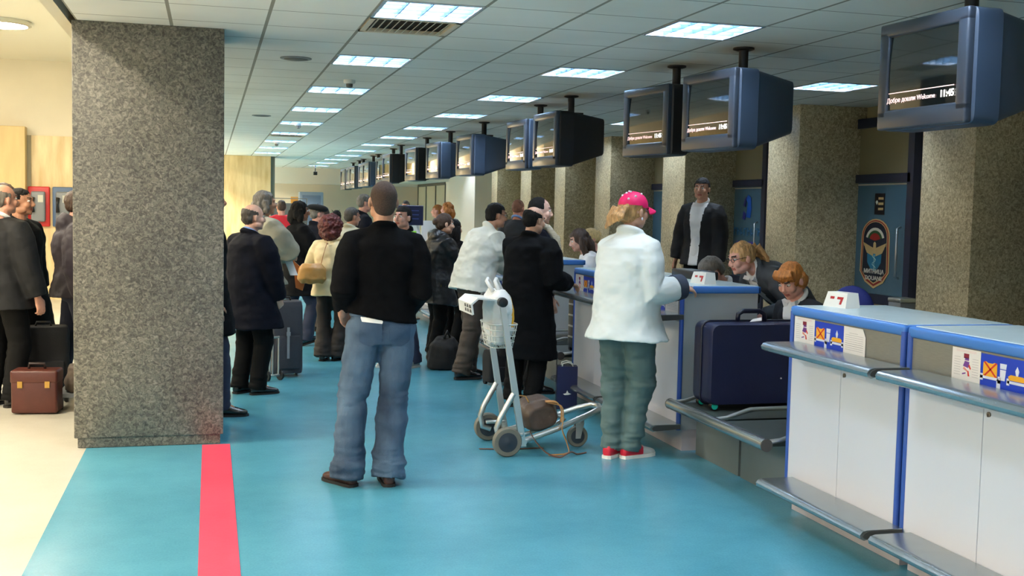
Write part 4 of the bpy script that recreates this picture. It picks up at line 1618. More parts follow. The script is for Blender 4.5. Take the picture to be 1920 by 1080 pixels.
I = person('smiling balding man with a knitted scarf, behind the man in the long black coat', (2.865, 9.74, 0), -98, 1.77, 1.0, headp=(-2, 6, 0), feet=((-.1, -.05, 8), (.1, .0, -8)),
           arms={'R': ('hang', .10), 'L': ('hang', .10)}, skin=(220, 176, 156), hair=dict(style='receding', mat=H_black, t=.010), top=dict(mat=C_navy, hem=.75, off=.035, name='jacket', collar='turn'), bottom=TR_B, shoes=SH_B, vox=DETAIL, gvox=.012, eyes=True)
g = MB()
s = I['s']
g.tube([I['neck'] + (V((math.cos(t) * .082, math.sin(t) * .080, .035 - .03 * math.sin(t)))) * s for t in [i * PI / 9 for i in range(18)]], .034 * s, n=10, closed=True)
for q, L in ((-.05, .46), (.045, .40)):
    g.tube([I['neck'] + V((q, .085, .02)) * s, I['neck'] + V((q * 1.5, .165, -.09)) * s, I['neck'] + V((q * 1.7, .185, -.22)) * s, I['neck'] + V((q * 1.8, .175, -L)) * s], [.03, .040, .042, .040], n=12)
me = fuse(g, .008, 2); displace(me, .004, (40, 40, 12), 4); me.materials.append(C_scarf); link('scarf', me, I['root'], True)

I = person('man with glasses in off-white jacket leaning forward to the counter', (2.52, 10.64, 0), -76, 1.76, 1.10, lean=24, fat=.4, headp=(-4, -2, 0), hipxy=(0, -.03),
           arms={'R': ('world', (2.92, 10.78, 1.08), (-.2, -.6, -.6), (.95, .1, -.1), (0, 0, -1), 35), 'L': ('world', (2.92, 11.02, 1.08), (-.6, -.2, -.4), (.9, 0, 0), (0, 0, -1), 35)},
           feet=((-.10, .0, 8), (.10, -.16, -8)), skin=TAN, hair=dict(style='short', mat=H_black, t=.012),
           top=dict(mat=C_offwhite, hem=.84, off=.05, bulk=.02, flare=.035, collar='turn', wr=.011, arm=.012, name='jacket'), bottom=dict(mat=C_browntr, hem=.09, knee=.085, thigh=.10, wr=.009), shoes=SH_B, vox=DETAIL, gvox=.010, eyes=True)
M_spec = mat('spectacle_frame', (30, 26, 26), .3)
def specs(g):
    for q in (-1, 1):
        g.tube([(q * .032 + math.cos(t) * .021, .093, .008 + math.sin(t) * .015) for t in [k * PI / 7 for k in range(14)]], .0022, n=6, closed=True)
        g.tube([(q * .053, .092, .012), (q * .078, .02, .012), (q * .083, -.015, .002)], .0022, n=6)
    g.tube([(-.011, .094, .010), (0, .099, .013), (.011, .094, .010)], .0022, n=6)
headpart(I, 'glasses', specs, M_spec)

I = person('woman with a hair bun in a long black leather jacket', (2.42, 12.12, 0), -78, 1.60, 1.08, lean=8, fem=True, fat=.3, headp=(-6, 3, 0),
           arms={'R': ('world', (2.84, 12.15, 1.05), (-.1, -.7, -.5), (.95, .1, 0), (0, 0, -1), 35), 'L': ('world', (2.84, 12.36, 1.05), None, (.9, 0, 0), (0, 0, -1), 35)},
           feet=((-.08, .02, 8), (.08, -.03, -8)), skin=FAIR, hair=dict(style='bun', mat=H_brown, t=.012), top=dict(mat=C_leather, hem=.66, off=.05, bulk=.02, flare=.04, collar='hood', wr=.012, arm=.012, name='leather_jacket'), bottom=TR_B, shoes=SH_B, vox=DETAIL, gvox=.010, eyes=True)
g = MB(); s = I['s']
for k in range(2):
    g.tube([I['Hc'] + V((.225, -.04 + k * .06, .02)) * s, I['Hc'] + V((.23, -.035 + k * .06, -.05)) * s], .006, n=6)
g.build('pocket_zip', mat('brass', (180, 140, 70), .3, metal=.8), I['root'], True)
person('person with long black hair beyond the woman in the leather jacket', (2.78, 12.95, 0), -60, 1.52, 1.0, fem=True, feet=None, skin=FAIR, hair=dict(style='long', mat=H_black, t=.014, len=.16), top=dict(mat=C_blackcoat, hem=.6, off=.04, name='coat', collar='turn'), bottom=TR_B, shoes=SH_B, gvox=.014)

# ---- waiting passengers on the column side
person('balding man in navy coat standing beside the grey suitcase', (.34, 9.94, 0), -58, 1.655, 1.16, fat=.6, headp=(-12, 2, 0), arms={'R': ('local', (.20, .16, .88), (.8, -.5, 0), (-.3, .6, -.7), (-1, 0, 0), 45), 'L': ('hang', .05, .09)},
       feet=((-.10, -.02, 10), (.08, .06, -14)), skin=(212, 164, 140), hair=dict(style='bald', mat=H_dkgrey, t=.008),
       top=dict(mat=C_navy, hem=.62, off=.048, bulk=.028, flare=.05, collar='turn', wr=.009, arm=.012, waist=.02, name='coat', shirt=C_blueshirt), bottom=TR_B, shoes=SH_B, vox=DETAIL, gvox=.010, eyes=True)
person('tall dark-haired person in black mostly hidden by the speckled column', (-.02, 9.0, 0), -86, 1.80, 1.0, headp=(0, 0, 0), feet=((-.1, -.03, 6), (.1, .12, -6)), skin=TAN, hair=dict(style='short', mat=H_black, t=.014),
       top=dict(mat=C_blackcoat, hem=.62, off=.035, name='coat', collar='turn'), bottom=dict(mat=C_dkjeans, hem=.078), shoes=SH_B, gvox=.012)
I = person('tall man with grey hair in a grey-beige jacket, arms folded, behind the navy coat', (.50, 11.3, 0), -70, 1.79, 1.06, headp=(-6, 0, 0), feet=None, skin=TAN, hair=dict(style='long', mat=H_grey, t=.012, len=.03),
           arms={'R': ('local', (-.06, .24, 1.17), (.8, .3, -.5), (-.9, .1, .1), (0, -1, 0), 30), 'L': ('local', (.05, .28, 1.12), (-.8, .3, -.5), (.9, .1, 0), (0, -1, 0), 30)},
           top=dict(mat=C_greyjk, hem=.86, off=.05, bulk=.02, flare=.03, collar='turn', arm=.018, wr=.011, name='jacket'), bottom=TR_B, shoes=SH_B, gvox=.011)
p_ = I['Mw'] @ I['sh']['R'][2]
t = thing('document', 'white papers held by the man in the grey-beige jacket', 'papers', (p_.x + .03, p_.y - .12, p_.z - .17), 0)
b = MB(); b.prism([(-.04, 0), (.04, 0), (.045, -.20), (-.035, -.20)], (0, 0, .12), V((.9, .3, 0)).normalized(), V((-.35, 0, 1)).normalized(), (.3, -.9, 0), .006); b.build('sheets', M_paper, t)

I = person('woman with long dark hair in a black coat holding a white card', (1.0, 13.35, 0), -74, 1.70, 1.06, fem=True, headp=(-8, 2, 0), feet=((-.09, -.10, 6), (.09, .12, -8, .02, 18)),
           arms={'R': ('local', (.10, .34, 1.10), (.7, -.5, -.6), (-.3, .9, .1), (-.5, 0, -.6), 40), 'L': ('local', (-.08, .32, 1.08), None, (.3, .9, .1), (.5, 0, -.6), 40)}, skin=(150, 104, 80), hair=dict(style='long', mat=H_black, t=.016, len=.10),
           top=dict(mat=C_blackcoat, hem=.62, off=.045, bulk=.015, flare=.04, collar='turn', name='coat', wr=.009, shirt=C_shirt), bottom=dict(mat=C_dkjeans, hem=.08), shoes=SH_B, gvox=.011, eyes=True, vox=DETAIL)
p_ = I['Mw'] @ (I['sh']['R'][2] + I['sh']['R'][3] * .12)
t = thing('card', 'small white card in the hand of the woman with long dark hair', 'card', p_, 0)
b = MB(); b.box((-.02, -.05, -.045), (.0, .05, .045), bev=.004); b.build('card_sheet', M_paper, t); b = MB(); b.box((-.0225, -.03, -.03), (-.0205, .02, -.005)); b.build('red_print', M_maroon, t)

I = person('man in black beret beyond the woman with dark red curls', (1.35, 14.95, 0), -60, 1.66, 1.0, headp=(-10, 0, 0), skin=PINK, hair=dict(style='short', mat=H_grey, t=.008), top=dict(mat=C_navy, hem=.7, off=.04, name='coat', collar='turn'), bottom=dict(mat=C_browntr, hem=.085), shoes=SH_B, gvox=.013)
def beret(g):
    g.ell((0, .0, .080), (.135, .150, .052), nu=24, nv=12, rot=rot('X', -8))
    g.lathe([(.088, .045), (.092, .06), (.088, .075)], (0, -.012, 0), n=24)
    g.tube([(0, 0, .125), (.004, 0, .142)], .004, n=6)
headpart(I, 'beret', beret, mat('beret_felt', (14, 14, 16), .9, bump=.2, bscale=200))

I = person('woman with dark red curly hair in a cream jacket carrying a tan bag', (1.26, 12.03, 0), -28, 1.53, 1.10, fem=True, fat=.3, headp=(-14, 0, 0), arms={'R': ('local', (.19, .24, 1.02), (.8, -.5, -.3), (-.2, .9, .2), (-.8, 0, -.3), 40), 'L': ('local', (-.15, .25, 1.05), (-.8, -.4, -.3), (.3, .9, 0), (.8, 0, -.3), 40)}, feet=((-.08, -.05, 8), (.08, .03, -20)), skin=FAIR, hair=dict(style='curly', mat=H_red),
           top=dict(mat=C_cream, hem=.80, off=.04, bulk=.012, flare=.03, arm=.008, wr=.010, name='jacket'), bottom=dict(mat=C_dkbrown, hem=.115, knee=.078, thigh=.095, wr=.007), shoes=SH_B, gvox=.011)
REDHAIR = I
person('grey-haired man in a light beige jacket, past the woman with red curls', (1.66, 13.9, 0), -50, 1.64, 1.10, lean=4, headp=(-18, 4, 0), skin=(206, 150, 126), hair=dict(style='short', mat=H_dkgrey, t=.012), top=dict(mat=C_beige, hem=.85, off=.05, bulk=.02, collar='turn', name='jacket', arm=.012), bottom=dict(mat=C_browntr, hem=.085), shoes=SH_B, gvox=.012)
person('tall man with silver hair far back, partly behind the man in the black sweater', (2.05, 15.6, 0), -80, 1.83, 1.0, headp=(0, 8, 0), skin=PINK, hair=dict(style='short', mat=H_grey, t=.010), top=dict(mat=C_navy, hem=.8, off=.035, name='jacket', collar='turn'), bottom=TR_B, shoes=SH_B, gvox=.014)
M_lime = mat('lime_piping', (150, 230, 60), .5)
def sport(me, root, I):
    s = I['s']
    for q in (-1, 1):
        S, E, W = I['sh']['R' if q > 0 else 'L'][:3]
        g = MB(); dn = (E - S)
        sd = I['ux'] * q
        g.tube([S + sd * .085 * s + V((0, 0, .02)), S + dn * .3 + sd * .09 * s, S + dn * .7 + sd * .085 * s, E + sd * .075 * s], .010, n=8)
        g.build('sleeve_stripe', C_shirt, root, True)
        g = MB(); g.tube([I['neck'] + I['ux'] * q * .09 * s - V((0, 0, .01)), S + sd * .02 * s + V((0, 0, .085)) * s], .012, n=8); g.build('shoulder_piping', M_lime, root, True)
person('dark-haired man in a black track jacket facing us beyond the black sweater', (1.94, 11.45, 0), 118, 1.665, 1.06, headp=(14, 0, 0), feet=((-.12, -.05, 10), (.08, .10, -6)), skin=PINK, hair=dict(style='short', mat=H_black, t=.010),
       arms={'R': ('hang', .06, .08), 'L': ('hang', .04, .08)}, top=dict(mat=C_black, hem=.84, off=.04, bulk=.01, collar='turn', name='track_jacket', extra=sport), bottom=dict(mat=C_dkjeans, hem=.075), shoes=dict(mat=S_silver, sole=S_white, thick=True), gvox=.012, vox=DETAIL, eyes=True)
person('person in bright red sweater far back in front of the grey board', (1.22, 20.2, 0), 10, 1.74, 1.05, skin=PINK, hair=dict(style='short', mat=H_brown, t=.010), top=dict(mat=C_red, hem=.9, off=.035, name='sweater'), bottom=TR_B, shoes=SH_B, gvox=.016, vox=.012)
person('short-haired person in the far crowd above the red curls', (1.78, 18.2, 0), -20, 1.62, 1.0, skin=DARKSK, hair=dict(style='short', mat=H_brown, t=.012), top=dict(mat=C_suit, hem=.85, off=.035, name='jacket'), bottom=TR_B, shoes=SH_B, gvox=.016, vox=.012)
person('dark-haired person in the far crowd between two grey-haired men', (2.05, 18.9, 0), 10, 1.58, 1.0, skin=DARKSK, hair=dict(style='short', mat=H_black, t=.012), top=dict(mat=C_navy, hem=.85, off=.035, name='jacket'), bottom=TR_B, shoes=SH_B, gvox=.016, vox=.012)
person('person with dark hair seen just above the navy sign board, far back', (3.92, 23.0, 0), 160, 1.80, 1.0, skin=PINK, hair=dict(style='short', mat=H_brown, t=.012), top=dict(mat=C_shirt, hem=.9, off=.03, name='shirt'), bottom=TR_B, shoes=SH_B, gvox=.016, vox=.012)

# ---- staff behind the counters
person('orange-blond woman in dark uniform behind the far counters', (4.06, 19.35, 0), 62, 1.76, 1.0, fem=True, skin=PINK, hair=dict(style='long', mat=H_ginger, t=.018, len=.12), top=dict(mat=C_suit, hem=.85, off=.03, name='blazer', shirt=C_shirt), bottom=TR_B, shoes=SH_B, gvox=.014, vox=.010)
person('person with reddish hair facing the orange-blond woman, far counters', (4.06, 20.25, 0), 70, 1.72, 1.0, skin=PINK, hair=dict(style='short', mat=H_ginger, t=.012), top=dict(mat=C_suit, hem=.85, off=.03, name='blazer', shirt=C_shirt), bottom=TR_B, shoes=SH_B, gvox=.014, vox=.010)
person('man with reddish-grey hair and blue collar between the white jacket and the scarf', (4.12, 14.98, 0), -40, 1.80, 1.0, headp=(0, 10, 0), skin=(196, 130, 104), hair=dict(style='short', mat=mat('hair_auburn_grey', (130, 84, 62), .6, var=.3, vscale=20, bump=.4, bscale=60), t=.008), top=dict(mat=C_suit, hem=.85, off=.03, name='jacket', shirt=C_blueshirt), bottom=TR_B, shoes=SH_B, gvox=.014, vox=.010)
I = person('man in dark suit with open white shirt standing on the walkway', (5.26, 11.40, .25), 128, 1.80, 1.02, headp=(10, 2, 0), feet=None, skin=(206, 150, 122), hair=dict(style='short', mat=H_black, t=.014), arms={'R': ('hang', .02, .12), 'L': ('hang', .08, .08)},
           top=dict(mat=C_suit, hem=.82, off=.04, flare=.02, name='suit_jacket', shirt=C_shirt, vee=(.080, -.55, .20), veemin=.62, arm=.006), bottom=TR_B, shoes=SH_B, gvox=.010, vox=DETAIL, eyes=True)
g = MB(); s = I['s']
g.loft([(I['Hc'] + V((0, .048, -.075)) * s, V((1, 0, 0)), V((0, 1, 0)), .088 * s, .120 * s), (I['Hc'] + V((0, .052, .05)) * s, V((1, 0, 0)), V((0, 1, 0)), .085 * s, .118 * s), (I['waist'] + V((0, .045, .05)) * s, V((1, 0, 0)), V((0, 1, 0)), .06 * s, .108 * s)], n=20)
g.build('shirt_front', C_shirt, I['root'], True)
I = person('clerk in grey blazer with ponytail and glasses bending over to help', (4.32, 7.58, 0), 96, 1.72, 1.0, lean=64, fem=True, hip=.91, headp=(0, -6, 0), feet=((-.12, -.02, 5), (.12, .0, -5)), skin=PINK, hair=dict(style='tail', mat=H_blond, t=.010),
           arms={'L': ('world', (3.92, 7.40, .92), (-.5, -.6, -.3), (-.8, -.2, -.4), (0, 0, -1), 25), 'R': ('world', (3.86, 7.78, .92), (.5, -.6, -.3), (-.9, .0, -.3), (0, 0, -1), 25)},
           top=dict(mat=C_darkgrey, hem=.80, off=.035, flare=.01, name='blazer', shirt=C_shirt, collar='turn', wr=.007, points=True), bottom=TR_B, shoes=SH_B, gvox=.010, vox=DETAIL, eyes=True)
headpart(I, 'glasses', specs, M_spec)
headpart(I, 'hair_band', lambda g: g.tube([(math.cos(t) * .024, -.112, .012 + math.sin(t) * .026) for t in [k * PI / 7 for k in range(14)]], .008, n=8, closed=True), mat('grey_band', (130, 132, 140), .6))
I = person('seated clerk with orange-blond fringe looking down beside the blue suitcase', (4.04, 6.90, 0), 102, 1.72, 1.0, lean=18, fem=True, hip=.56, headp=(14, 24, 0), feet=((-.10, .12, 5), (.10, .12, -5)), skin=(222, 160, 140), hair=dict(style='bangs', mat=H_ginger, t=.014),
           arms={'L': ('local', (-.14, .24, .68), None, (.2, .9, -.1), (0, 0, -1), 30), 'R': ('local', (.14, .24, .68), None, (-.2, .9, -.1), (0, 0, -1), 30)},
           top=dict(mat=mat('blazer_slate', (38, 40, 46), .75, spec=.25), hem=.45, off=.032, name='blazer', shirt=C_shirt, vee=(.06, -.20, .2), points=True, wr=.006), bottom=TR_B, shoes=SH_B, gvox=.010, vox=DETAIL, eyes=True)
person('grey-haired clerk with head bowed low behind the counter with the number box', (4.26, 8.32, 0), 90, 1.76, 1.04, lean=29, hip=.56, headp=(0, 34, 0), feet=((-.10, .12, 5), (.10, .12, -5)), skin=PINK, hair=dict(style='short', mat=H_grey, t=.018),
       arms={'L': ('local', (-.16, .38, .66), None, (.2, .9, -.1), (0, 0, -1), 30), 'R': ('local', (.16, .38, .66), None, (-.2, .9, -.1), (0, 0, -1), 30)},
       top=dict(mat=C_shirt, hem=.45, off=.03, name='shirt', collar='turn', wr=.006), bottom=TR_B, shoes=SH_B, gvox=.011, vox=.008)
person('seated clerk with long brown hair and white blouse, left of the blond head', (4.20, 11.7, 0), 78, 1.76, 1.0, lean=24, fem=True, hip=.68, headp=(0, 10, 0), feet=((-.10, .12, 5), (.10, .12, -5)), skin=(218, 168, 148), hair=dict(style='long', mat=H_brown, t=.018, len=.20),
       arms={'L': ('local', (-.14, .38, .72), None, (.2, .9, -.1), (0, 0, -1), 30), 'R': ('local', (.14, .38, .72), None, (-.2, .9, -.1), (0, 0, -1), 30)}, top=dict(mat=C_shirt, hem=.55, off=.025, name='blouse'), bottom=TR_B, shoes=SH_B, gvox=.012, vox=DETAIL, eyes=True)
person('pale-blond clerk whose head shows just above the number box', (4.46, 12.5, 0), 95, 1.70, 1.0, lean=8, fem=True, hip=.66, headp=(0, 22, 0), feet=((-.10, .12, 5), (.10, .12, -5)), skin=PINK, hair=dict(style='bun', mat=H_pale, t=.018),
       arms={'L': ('local', (-.14, .38, .72), None, (.2, .9, -.1), (0, 0, -1), 30), 'R': ('local', (.14, .38, .72), None, (-.2, .9, -.1), (0, 0, -1), 30)}, top=dict(mat=C_suit, hem=.55, off=.03, name='blazer'), bottom=TR_B, shoes=SH_B, gvox=.012, vox=.009)

# ---- people in the hall behind the column
person('bald man in dark suit with white collar in the hall, beside the brown case', (-1.60, 9.62, 0), -42, 1.77, 1.12, fat=.4, headp=(-10, 0, 0), feet=((-.1, -.02, 8), (.1, .04, -10)), skin=(206, 150, 126), hair=dict(style='bald', mat=H_grey, t=.006), arms={'R': ('hang', .10, .09), 'L': ('hang', .04, .07)},
       top=dict(mat=C_suit, hem=.78, off=.042, bulk=.02, flare=.03, name='suit_jacket', shirt=C_shirt, collar=None, arm=.008), bottom=TR_B, shoes=SH_B, gvox=.011, vox=DETAIL, eyes=True)
person('dark-haired man in long black coat behind the bald man in the hall', (-1.60, 10.45, 0), -118, 1.75, 1.08, headp=(16, 0, 0), skin=TAN, hair=dict(style='short', mat=H_black, t=.008), top=dict(mat=C_blackcoat, hem=.55, off=.045, bulk=.015, flare=.05, name='coat', collar='turn'), bottom=TR_B, shoes=SH_B, gvox=.012, vox=DETAIL, eyes=True)
person('man whose dark hair just shows above the bald head in the hall', (-1.82, 11.0, 0), -60, 1.80, 1.0, skin=PINK, hair=dict(style='short', mat=H_brown, t=.010), top=dict(mat=C_navy, hem=.8, off=.035, name='jacket'), bottom=TR_B, shoes=SH_B, gvox=.014)
person('person in dark hooded winter coat beside the column in the hall', (-1.10, 10.1, 0), -78, 1.74, 1.08, headp=(0, 0, 0), feet=((-.1, -.12, 6), (.1, .1, -6)), skin=PINK, hair=dict(style='short', mat=H_brown, t=.010), top=dict(mat=mat('plum_coat', (40, 32, 42), .7, bump=.2, bscale=30), hem=.85, off=.055, bulk=.02, flare=.02, collar='hood', arm=.015, wr=.011, name='winter_coat'), bottom=dict(mat=C_dkjeans, hem=.08, knee=.08), shoes=dict(mat=S_silver, sole=S_white), gvox=.011)

M_stool = mat('stool_fabric', (40, 44, 56), .8)
for i, (x, y, z) in enumerate(((4.04, 6.90, .42), (4.26, 8.32, .42), (4.20, 11.7, .54), (4.46, 12.5, .52))):
    t = thing('stool', 'round swivel stool under the %s' % ('clerk with the orange-blond fringe', 'grey-haired bowed clerk', 'clerk with long brown hair', 'pale-blond clerk')[i], 'stool', (x + .02, y, 0), group='stools of the seated clerks')
    b = MB(); b.lathe([(.05, z - .07), (.17, z - .06), (.18, z - .02), (.16, z)], (0, 0, 0), n=24); b.build('seat', M_stool, t, True, 40)
    b = MB(); b.tube([(0, 0, .02), (0, 0, z - .05)], .025, n=12); b.build('post', M_alu, t, True, 40)
    b = MB(); b.lathe([(.20, 0), (.20, .012), (.05, .03)], (0, 0, 0), n=24); b.build('base', M_black, t, True, 40)
# ------------------------------------------------------------------ luggage trolley
M_wheel = mat('wheel_rubber', (112, 108, 96), .6)
M_hub = mat('wheel_hub', (46, 52, 60), .45)
M_grip = mat('grip_rubber', (24, 26, 28), .5)
t = thing('luggage_trolley', 'silver luggage trolley standing on the blue floor beside the woman in white', 'luggage trolley', (2.0, 7.42, 0), 0)
# local: +x to the nose, y across
def wheel(x, y, r, w, name, parent):
    b = MB(); b.lathe([(r * .66, -w), (r * .92, -w), (r, -w * .55), (r, w * .55), (r * .92, w), (r * .66, w)], (x, y, r), axis=(0, 1, 0), n=28)
    o = b.build(name, M_wheel, parent, True, 40)
    b = MB(); b.lathe([(r * .66, -w * 1.02), (r * .5, -w * 1.06), (r * .2, -w * 1.1), (r * .12, -w * 1.25), (0, -w * 1.25)], (x, y, r), axis=(0, 1, 0), n=28)
    b.lathe([(r * .66, w * 1.02), (r * .5, w * 1.06), (r * .2, w * 1.1), (0, w * 1.1)], (x, y, r), axis=(0, 1, 0), n=28)
    b.build('hub', M_hub, o, True, 40)
    return o
for q in (-1, 1):
    y = q * .235
    b = MB()
    b.prism([(-.022, 0), (.022, 0), (.018, 1.0), (-.018, 1.0)], (.05, y - .016, .06), (1, 0, 0), (-.165, 0, .98), (0, 1, 0), .032)
    b.build('upright', M_alu, t)
    b = MB(); b.tube([(-.02, y, .42), (-.11, y, .26), (-.135, y, .19), (-.12, y, .11), (-.06, y, .09)], .020, n=12)
    b.build('strut', M_alu, t, True, 60)
    b = MB(); b.box((-.10, y - .03, .13), (.05, y + .03, .155), bev=.01); b.build('wheel_bracket', M_alu, t, True, 40)
    wheel(-.07, y - .035 * (1 if q < 0 else -1), .10, .026, 'wheel', t)
# grip across the top, black end knobs
b = MB(); b.tube([(-.115, -.235, 1.04), (-.115, .235, 1.04)], .016, n=12); b.build('handle_bar', M_grip, t, True, 60)
for q in (-1, 1):
    b = MB(); b.lathe([(.018, -.032), (.032, -.026), (.034, .0), (.032, .026), (.018, .032)], (-.115, q * .245, 1.04), axis=(0, 1, 0), n=18); b.build('handle_knob', M_grip, t, True, 40)
# long loop of the loading platform rising to the nose
b = MB()
b.tube([(.06, -.20, .085), (.30, -.175, .155), (.56, -.13, .245), (.65, -.085, .272), (.67, 0, .278), (.65, .085, .272), (.56, .13, .245), (.30, .175, .155), (.06, .20, .085)], .021, n=12)
b.build('platform_loop', M_alu, t, True, 60)
b = MB(); b.tube([(.06, -.10, .10), (.32, -.09, .175), (.40, -.05, .20), (.40, .05, .20), (.32, .09, .175), (.06, .10, .10)], .013, n=10); b.build('inner_loop', M_alu, t, True, 60)
b = MB(); b.tube([(.06, -.235, .085), (.06, .235, .085)], .02, n=12); b.tube([(.36, -.16, .172), (.36, .16, .172)], .012, n=10); b.build('cross_bar', M_alu, t, True, 60)
o = wheel(.50, -.05, .076, .017, 'caster_wheel', t)
b = MB()
for q in (-1, 1):
    b.prism([(-.018, -.012), (.018, -.012), (.03, .10), (-.03, .10)], (.50, -.05 + q * .026 - .003, .076), (1, 0, 0), (.12, 0, 1), (0, 1, 0), .006)
b.lathe([(.032, 0), (.034, .03), (.02, .045)], (.514, -.05, .172), n=16)
b.build('caster_fork', M_alu, t, True, 40)
# child-seat style wire basket on the uprights
b = MB()
X0, X1, Y0, Y1 = -.17, .02, -.18, .18
for z, k in ((.72, .80), (.76, .88), (.80, .94), (.84, 1.0), (.88, 1.04)):
    cx = (X0 + X1) / 2
    wx, wy = (X1 - X0) / 2 * k, Y1 * k
    pts = [(cx + wx * math.copysign(abs(math.cos(a)) ** .4, math.cos(a)), wy * math.copysign(abs(math.sin(a)) ** .4, math.sin(a)), z) for a in [i * PI / 12 for i in range(24)]]
    b.tube(pts, .0035 if z < .87 else .006, n=6, closed=True)
for i in range(16):
    a = i * PI / 8
    f = lambda k, z: ((X0 + X1) / 2 + (X1 - X0) / 2 * k * math.copysign(abs(math.cos(a)) ** .4, math.cos(a)), Y1 * k * math.copysign(abs(math.sin(a)) ** .4, math.sin(a)), z)
    b.tube([f(1.04, .88), f(.8, .72), f(.2, .715)], .003, n=6)
b.build('wire_basket', mat('basket_wire', (214, 214, 206), .35, metal=.5), t, True)
# white plate with black printing bent round the handle
b = MB()
prof = [(-.30, .955), (-.31, 1.02), (-.27, 1.055), (-.145, 1.045), (-.145, 1.053), (-.275, 1.066), (-.322, 1.025), (-.312, .95)]
b.prism(prof, (0, -.21, 0), (1, 0, 0), (0, 0, 1), (0, 1, 0), .40); plate = b.build('handle_plate', mat('plate_white', (232, 232, 228), .4), t)
b = MB()
for k, (y0, y1) in enumerate(((-.20, -.14), (-.12, -.07), (-.05, .0))):
    for z0 in (.965, .995):
        b.prism([(y0, 0), (y1, 0), (y1 - .01, .022), (y0 + .008, .022)], (-.3135 + (z0 - .965) * -.13, 0, z0), (0, 1, 0), V((-.13, 0, 1)).normalized(), (-1, 0, 0), .0015)
b.build('plate_print', M_black, plate)

# white carrier bag standing in the basket
g = MB()
g.loft([((2.0 - .075, 7.42, .735), (1, 0, 0), (0, 1, 0), .060, .125), ((2.0 - .08, 7.42, .84), (1, 0, 0), (0, 1, 0), .085, .165), ((2.0 - .085, 7.42, .97), (1, 0, 0), (0, 1, 0), .095, .18), ((2.0 - .09, 7.42, 1.06), (1, 0, 0), (0, 1, 0), .08, .17), ((2.0 - .095, 7.42, 1.115), (1, 0, 0), (0, 1, 0), .045, .13)], n=28, pw=3)
me = fuse(g, .008, 2); displace(me, .012, (16, 16, 12), 9)
bag = thing('carrier_bag', 'crumpled white plastic carrier bag stuffed in the trolley basket', 'bag', (0, 0, 0))
mplast = mat('white_plastic_bag', (238, 238, 236), .35, bump=.25, bscale=30)
edge = split(me, lambda C: (C[:, 0] > 1.975) & (C[:, 2] < 1.06) & (C[:, 2] > .86))
me.materials.append(mplast); link('bag_body', me, bag, True)
edge.materials.append(mat('bag_yellow', (240, 178, 40), .4)); link('printed_edge', edge, bag, True)
for q in (-1, 1):
    b = MB(); b.tube([(1.88 + q * .02, 7.34, 1.10), (1.85 + q * .03, 7.37, 1.17), (1.87 + q * .03, 7.42, 1.185), (1.93 + q * .02, 7.46, 1.10)], [.016, .012, .012, .016], n=8); b.build('bag_handle', mplast, bag, True)

# brown holdall lying on the trolley with its straps hanging to the floor
bag = thing('holdall', 'brown leather holdall with tan straps lying on the trolley platform', 'bag', (0, 0, 0))
M_brownl = mat('brown_leather', (74, 56, 44), .5, bump=.2, bscale=40, var=.15)
M_tan = mat('tan_strap', (186, 132, 72), .5, bump=.15, bscale=80)
g = MB()
ax = V((.95, 0, .28)).normalized(); upv = V((-.28, 0, .95)).normalized()
c0 = V((2.205, 7.42, .245))
g.loft([(c0 - V((0, 1, 0)) * .17 + upv * -.01, ax, upv, .10, .075), (c0 - V((0, 1, 0)) * .12, ax, upv, .125, .105), (c0, ax, upv, .13, .11), (c0 + V((0, 1, 0)) * .12, ax, upv, .125, .105), (c0 + V((0, 1, 0)) * .17, ax, upv, .10, .075)], n=24, pw=2.6)
me = fuse(g, .008, 2); displace(me, .005, (14, 14, 14), 3)
me.materials.append(M_brownl); link('bag_body', me, bag, True)
def strap(name, pts, w, th, m, parent, side=(0, 1, 0)):
    """flat band along pts"""
    pts = [V(p) for p in pts]
    P2 = []
    for i in range(len(pts) - 1):
        for k in range(4):
            t_ = k / 4
            p0, p1, p2, p3 = pts[max(i - 1, 0)], pts[i], pts[i + 1], pts[min(i + 2, len(pts) - 1)]
            P2.append(.5 * ((2 * p1) + (p2 - p0) * t_ + (2 * p0 - 5 * p1 + 4 * p2 - p3) * t_ ** 2 + (3 * p1 - p0 - 3 * p2 + p3) * t_ ** 3))
    P2.append(pts[-1])
    sd = V(side).normalized()
    vs, fs = [], []
    for i, p in enumerate(P2):
        d = (P2[min(i + 1, len(P2) - 1)] - P2[max(i - 1, 0)]).normalized()
        n = d.cross(sd).normalized()
        for a, c in ((-1, -1), (1, -1), (1, 1), (-1, 1)):
            vs.append(p + sd * a * w / 2 + n * c * th / 2)
    for i in range(len(P2) - 1):
        for k in range(4):
            q = (k + 1) % 4
            fs.append((i * 4 + k, i * 4 + q, i * 4 + 4 + q, i * 4 + 4 + k))
    fs += [(0, 1, 2, 3), tuple(len(vs) - 4 + k for k in range(4))]
    b = MB(); b.add(vs, fs)
    return b.build(name, m, parent, True, 50)
strap('strap', [(2.235, 7.235, .345), (2.33, 7.22, .32), (2.345, 7.215, .24), (2.335, 7.205, .16), (2.37, 7.19, .06), (2.36, 7.15, .008), (2.22, 7.13, .004)], .028, .005, M_tan, bag, (.4, .9, 0))
strap('flap_strap', [(2.22, 7.24, .352), (2.30, 7.24, .345), (2.335, 7.235, .29), (2.335, 7.235, .21)], .06, .006, M_tan, bag, (.2, 1, 0))
strap('long_strap', [(2.10, 7.20, .16), (2.13, 7.16, .10), (2.19, 7.10, .03), (2.27, 7.05, .006), (2.36, 7.08, .03), (2.42, 7.12, .006), (2.50, 7.16, .006)], .024, .004, mat('brown_strap', (92, 60, 44), .5), bag, (.3, .9, .1))
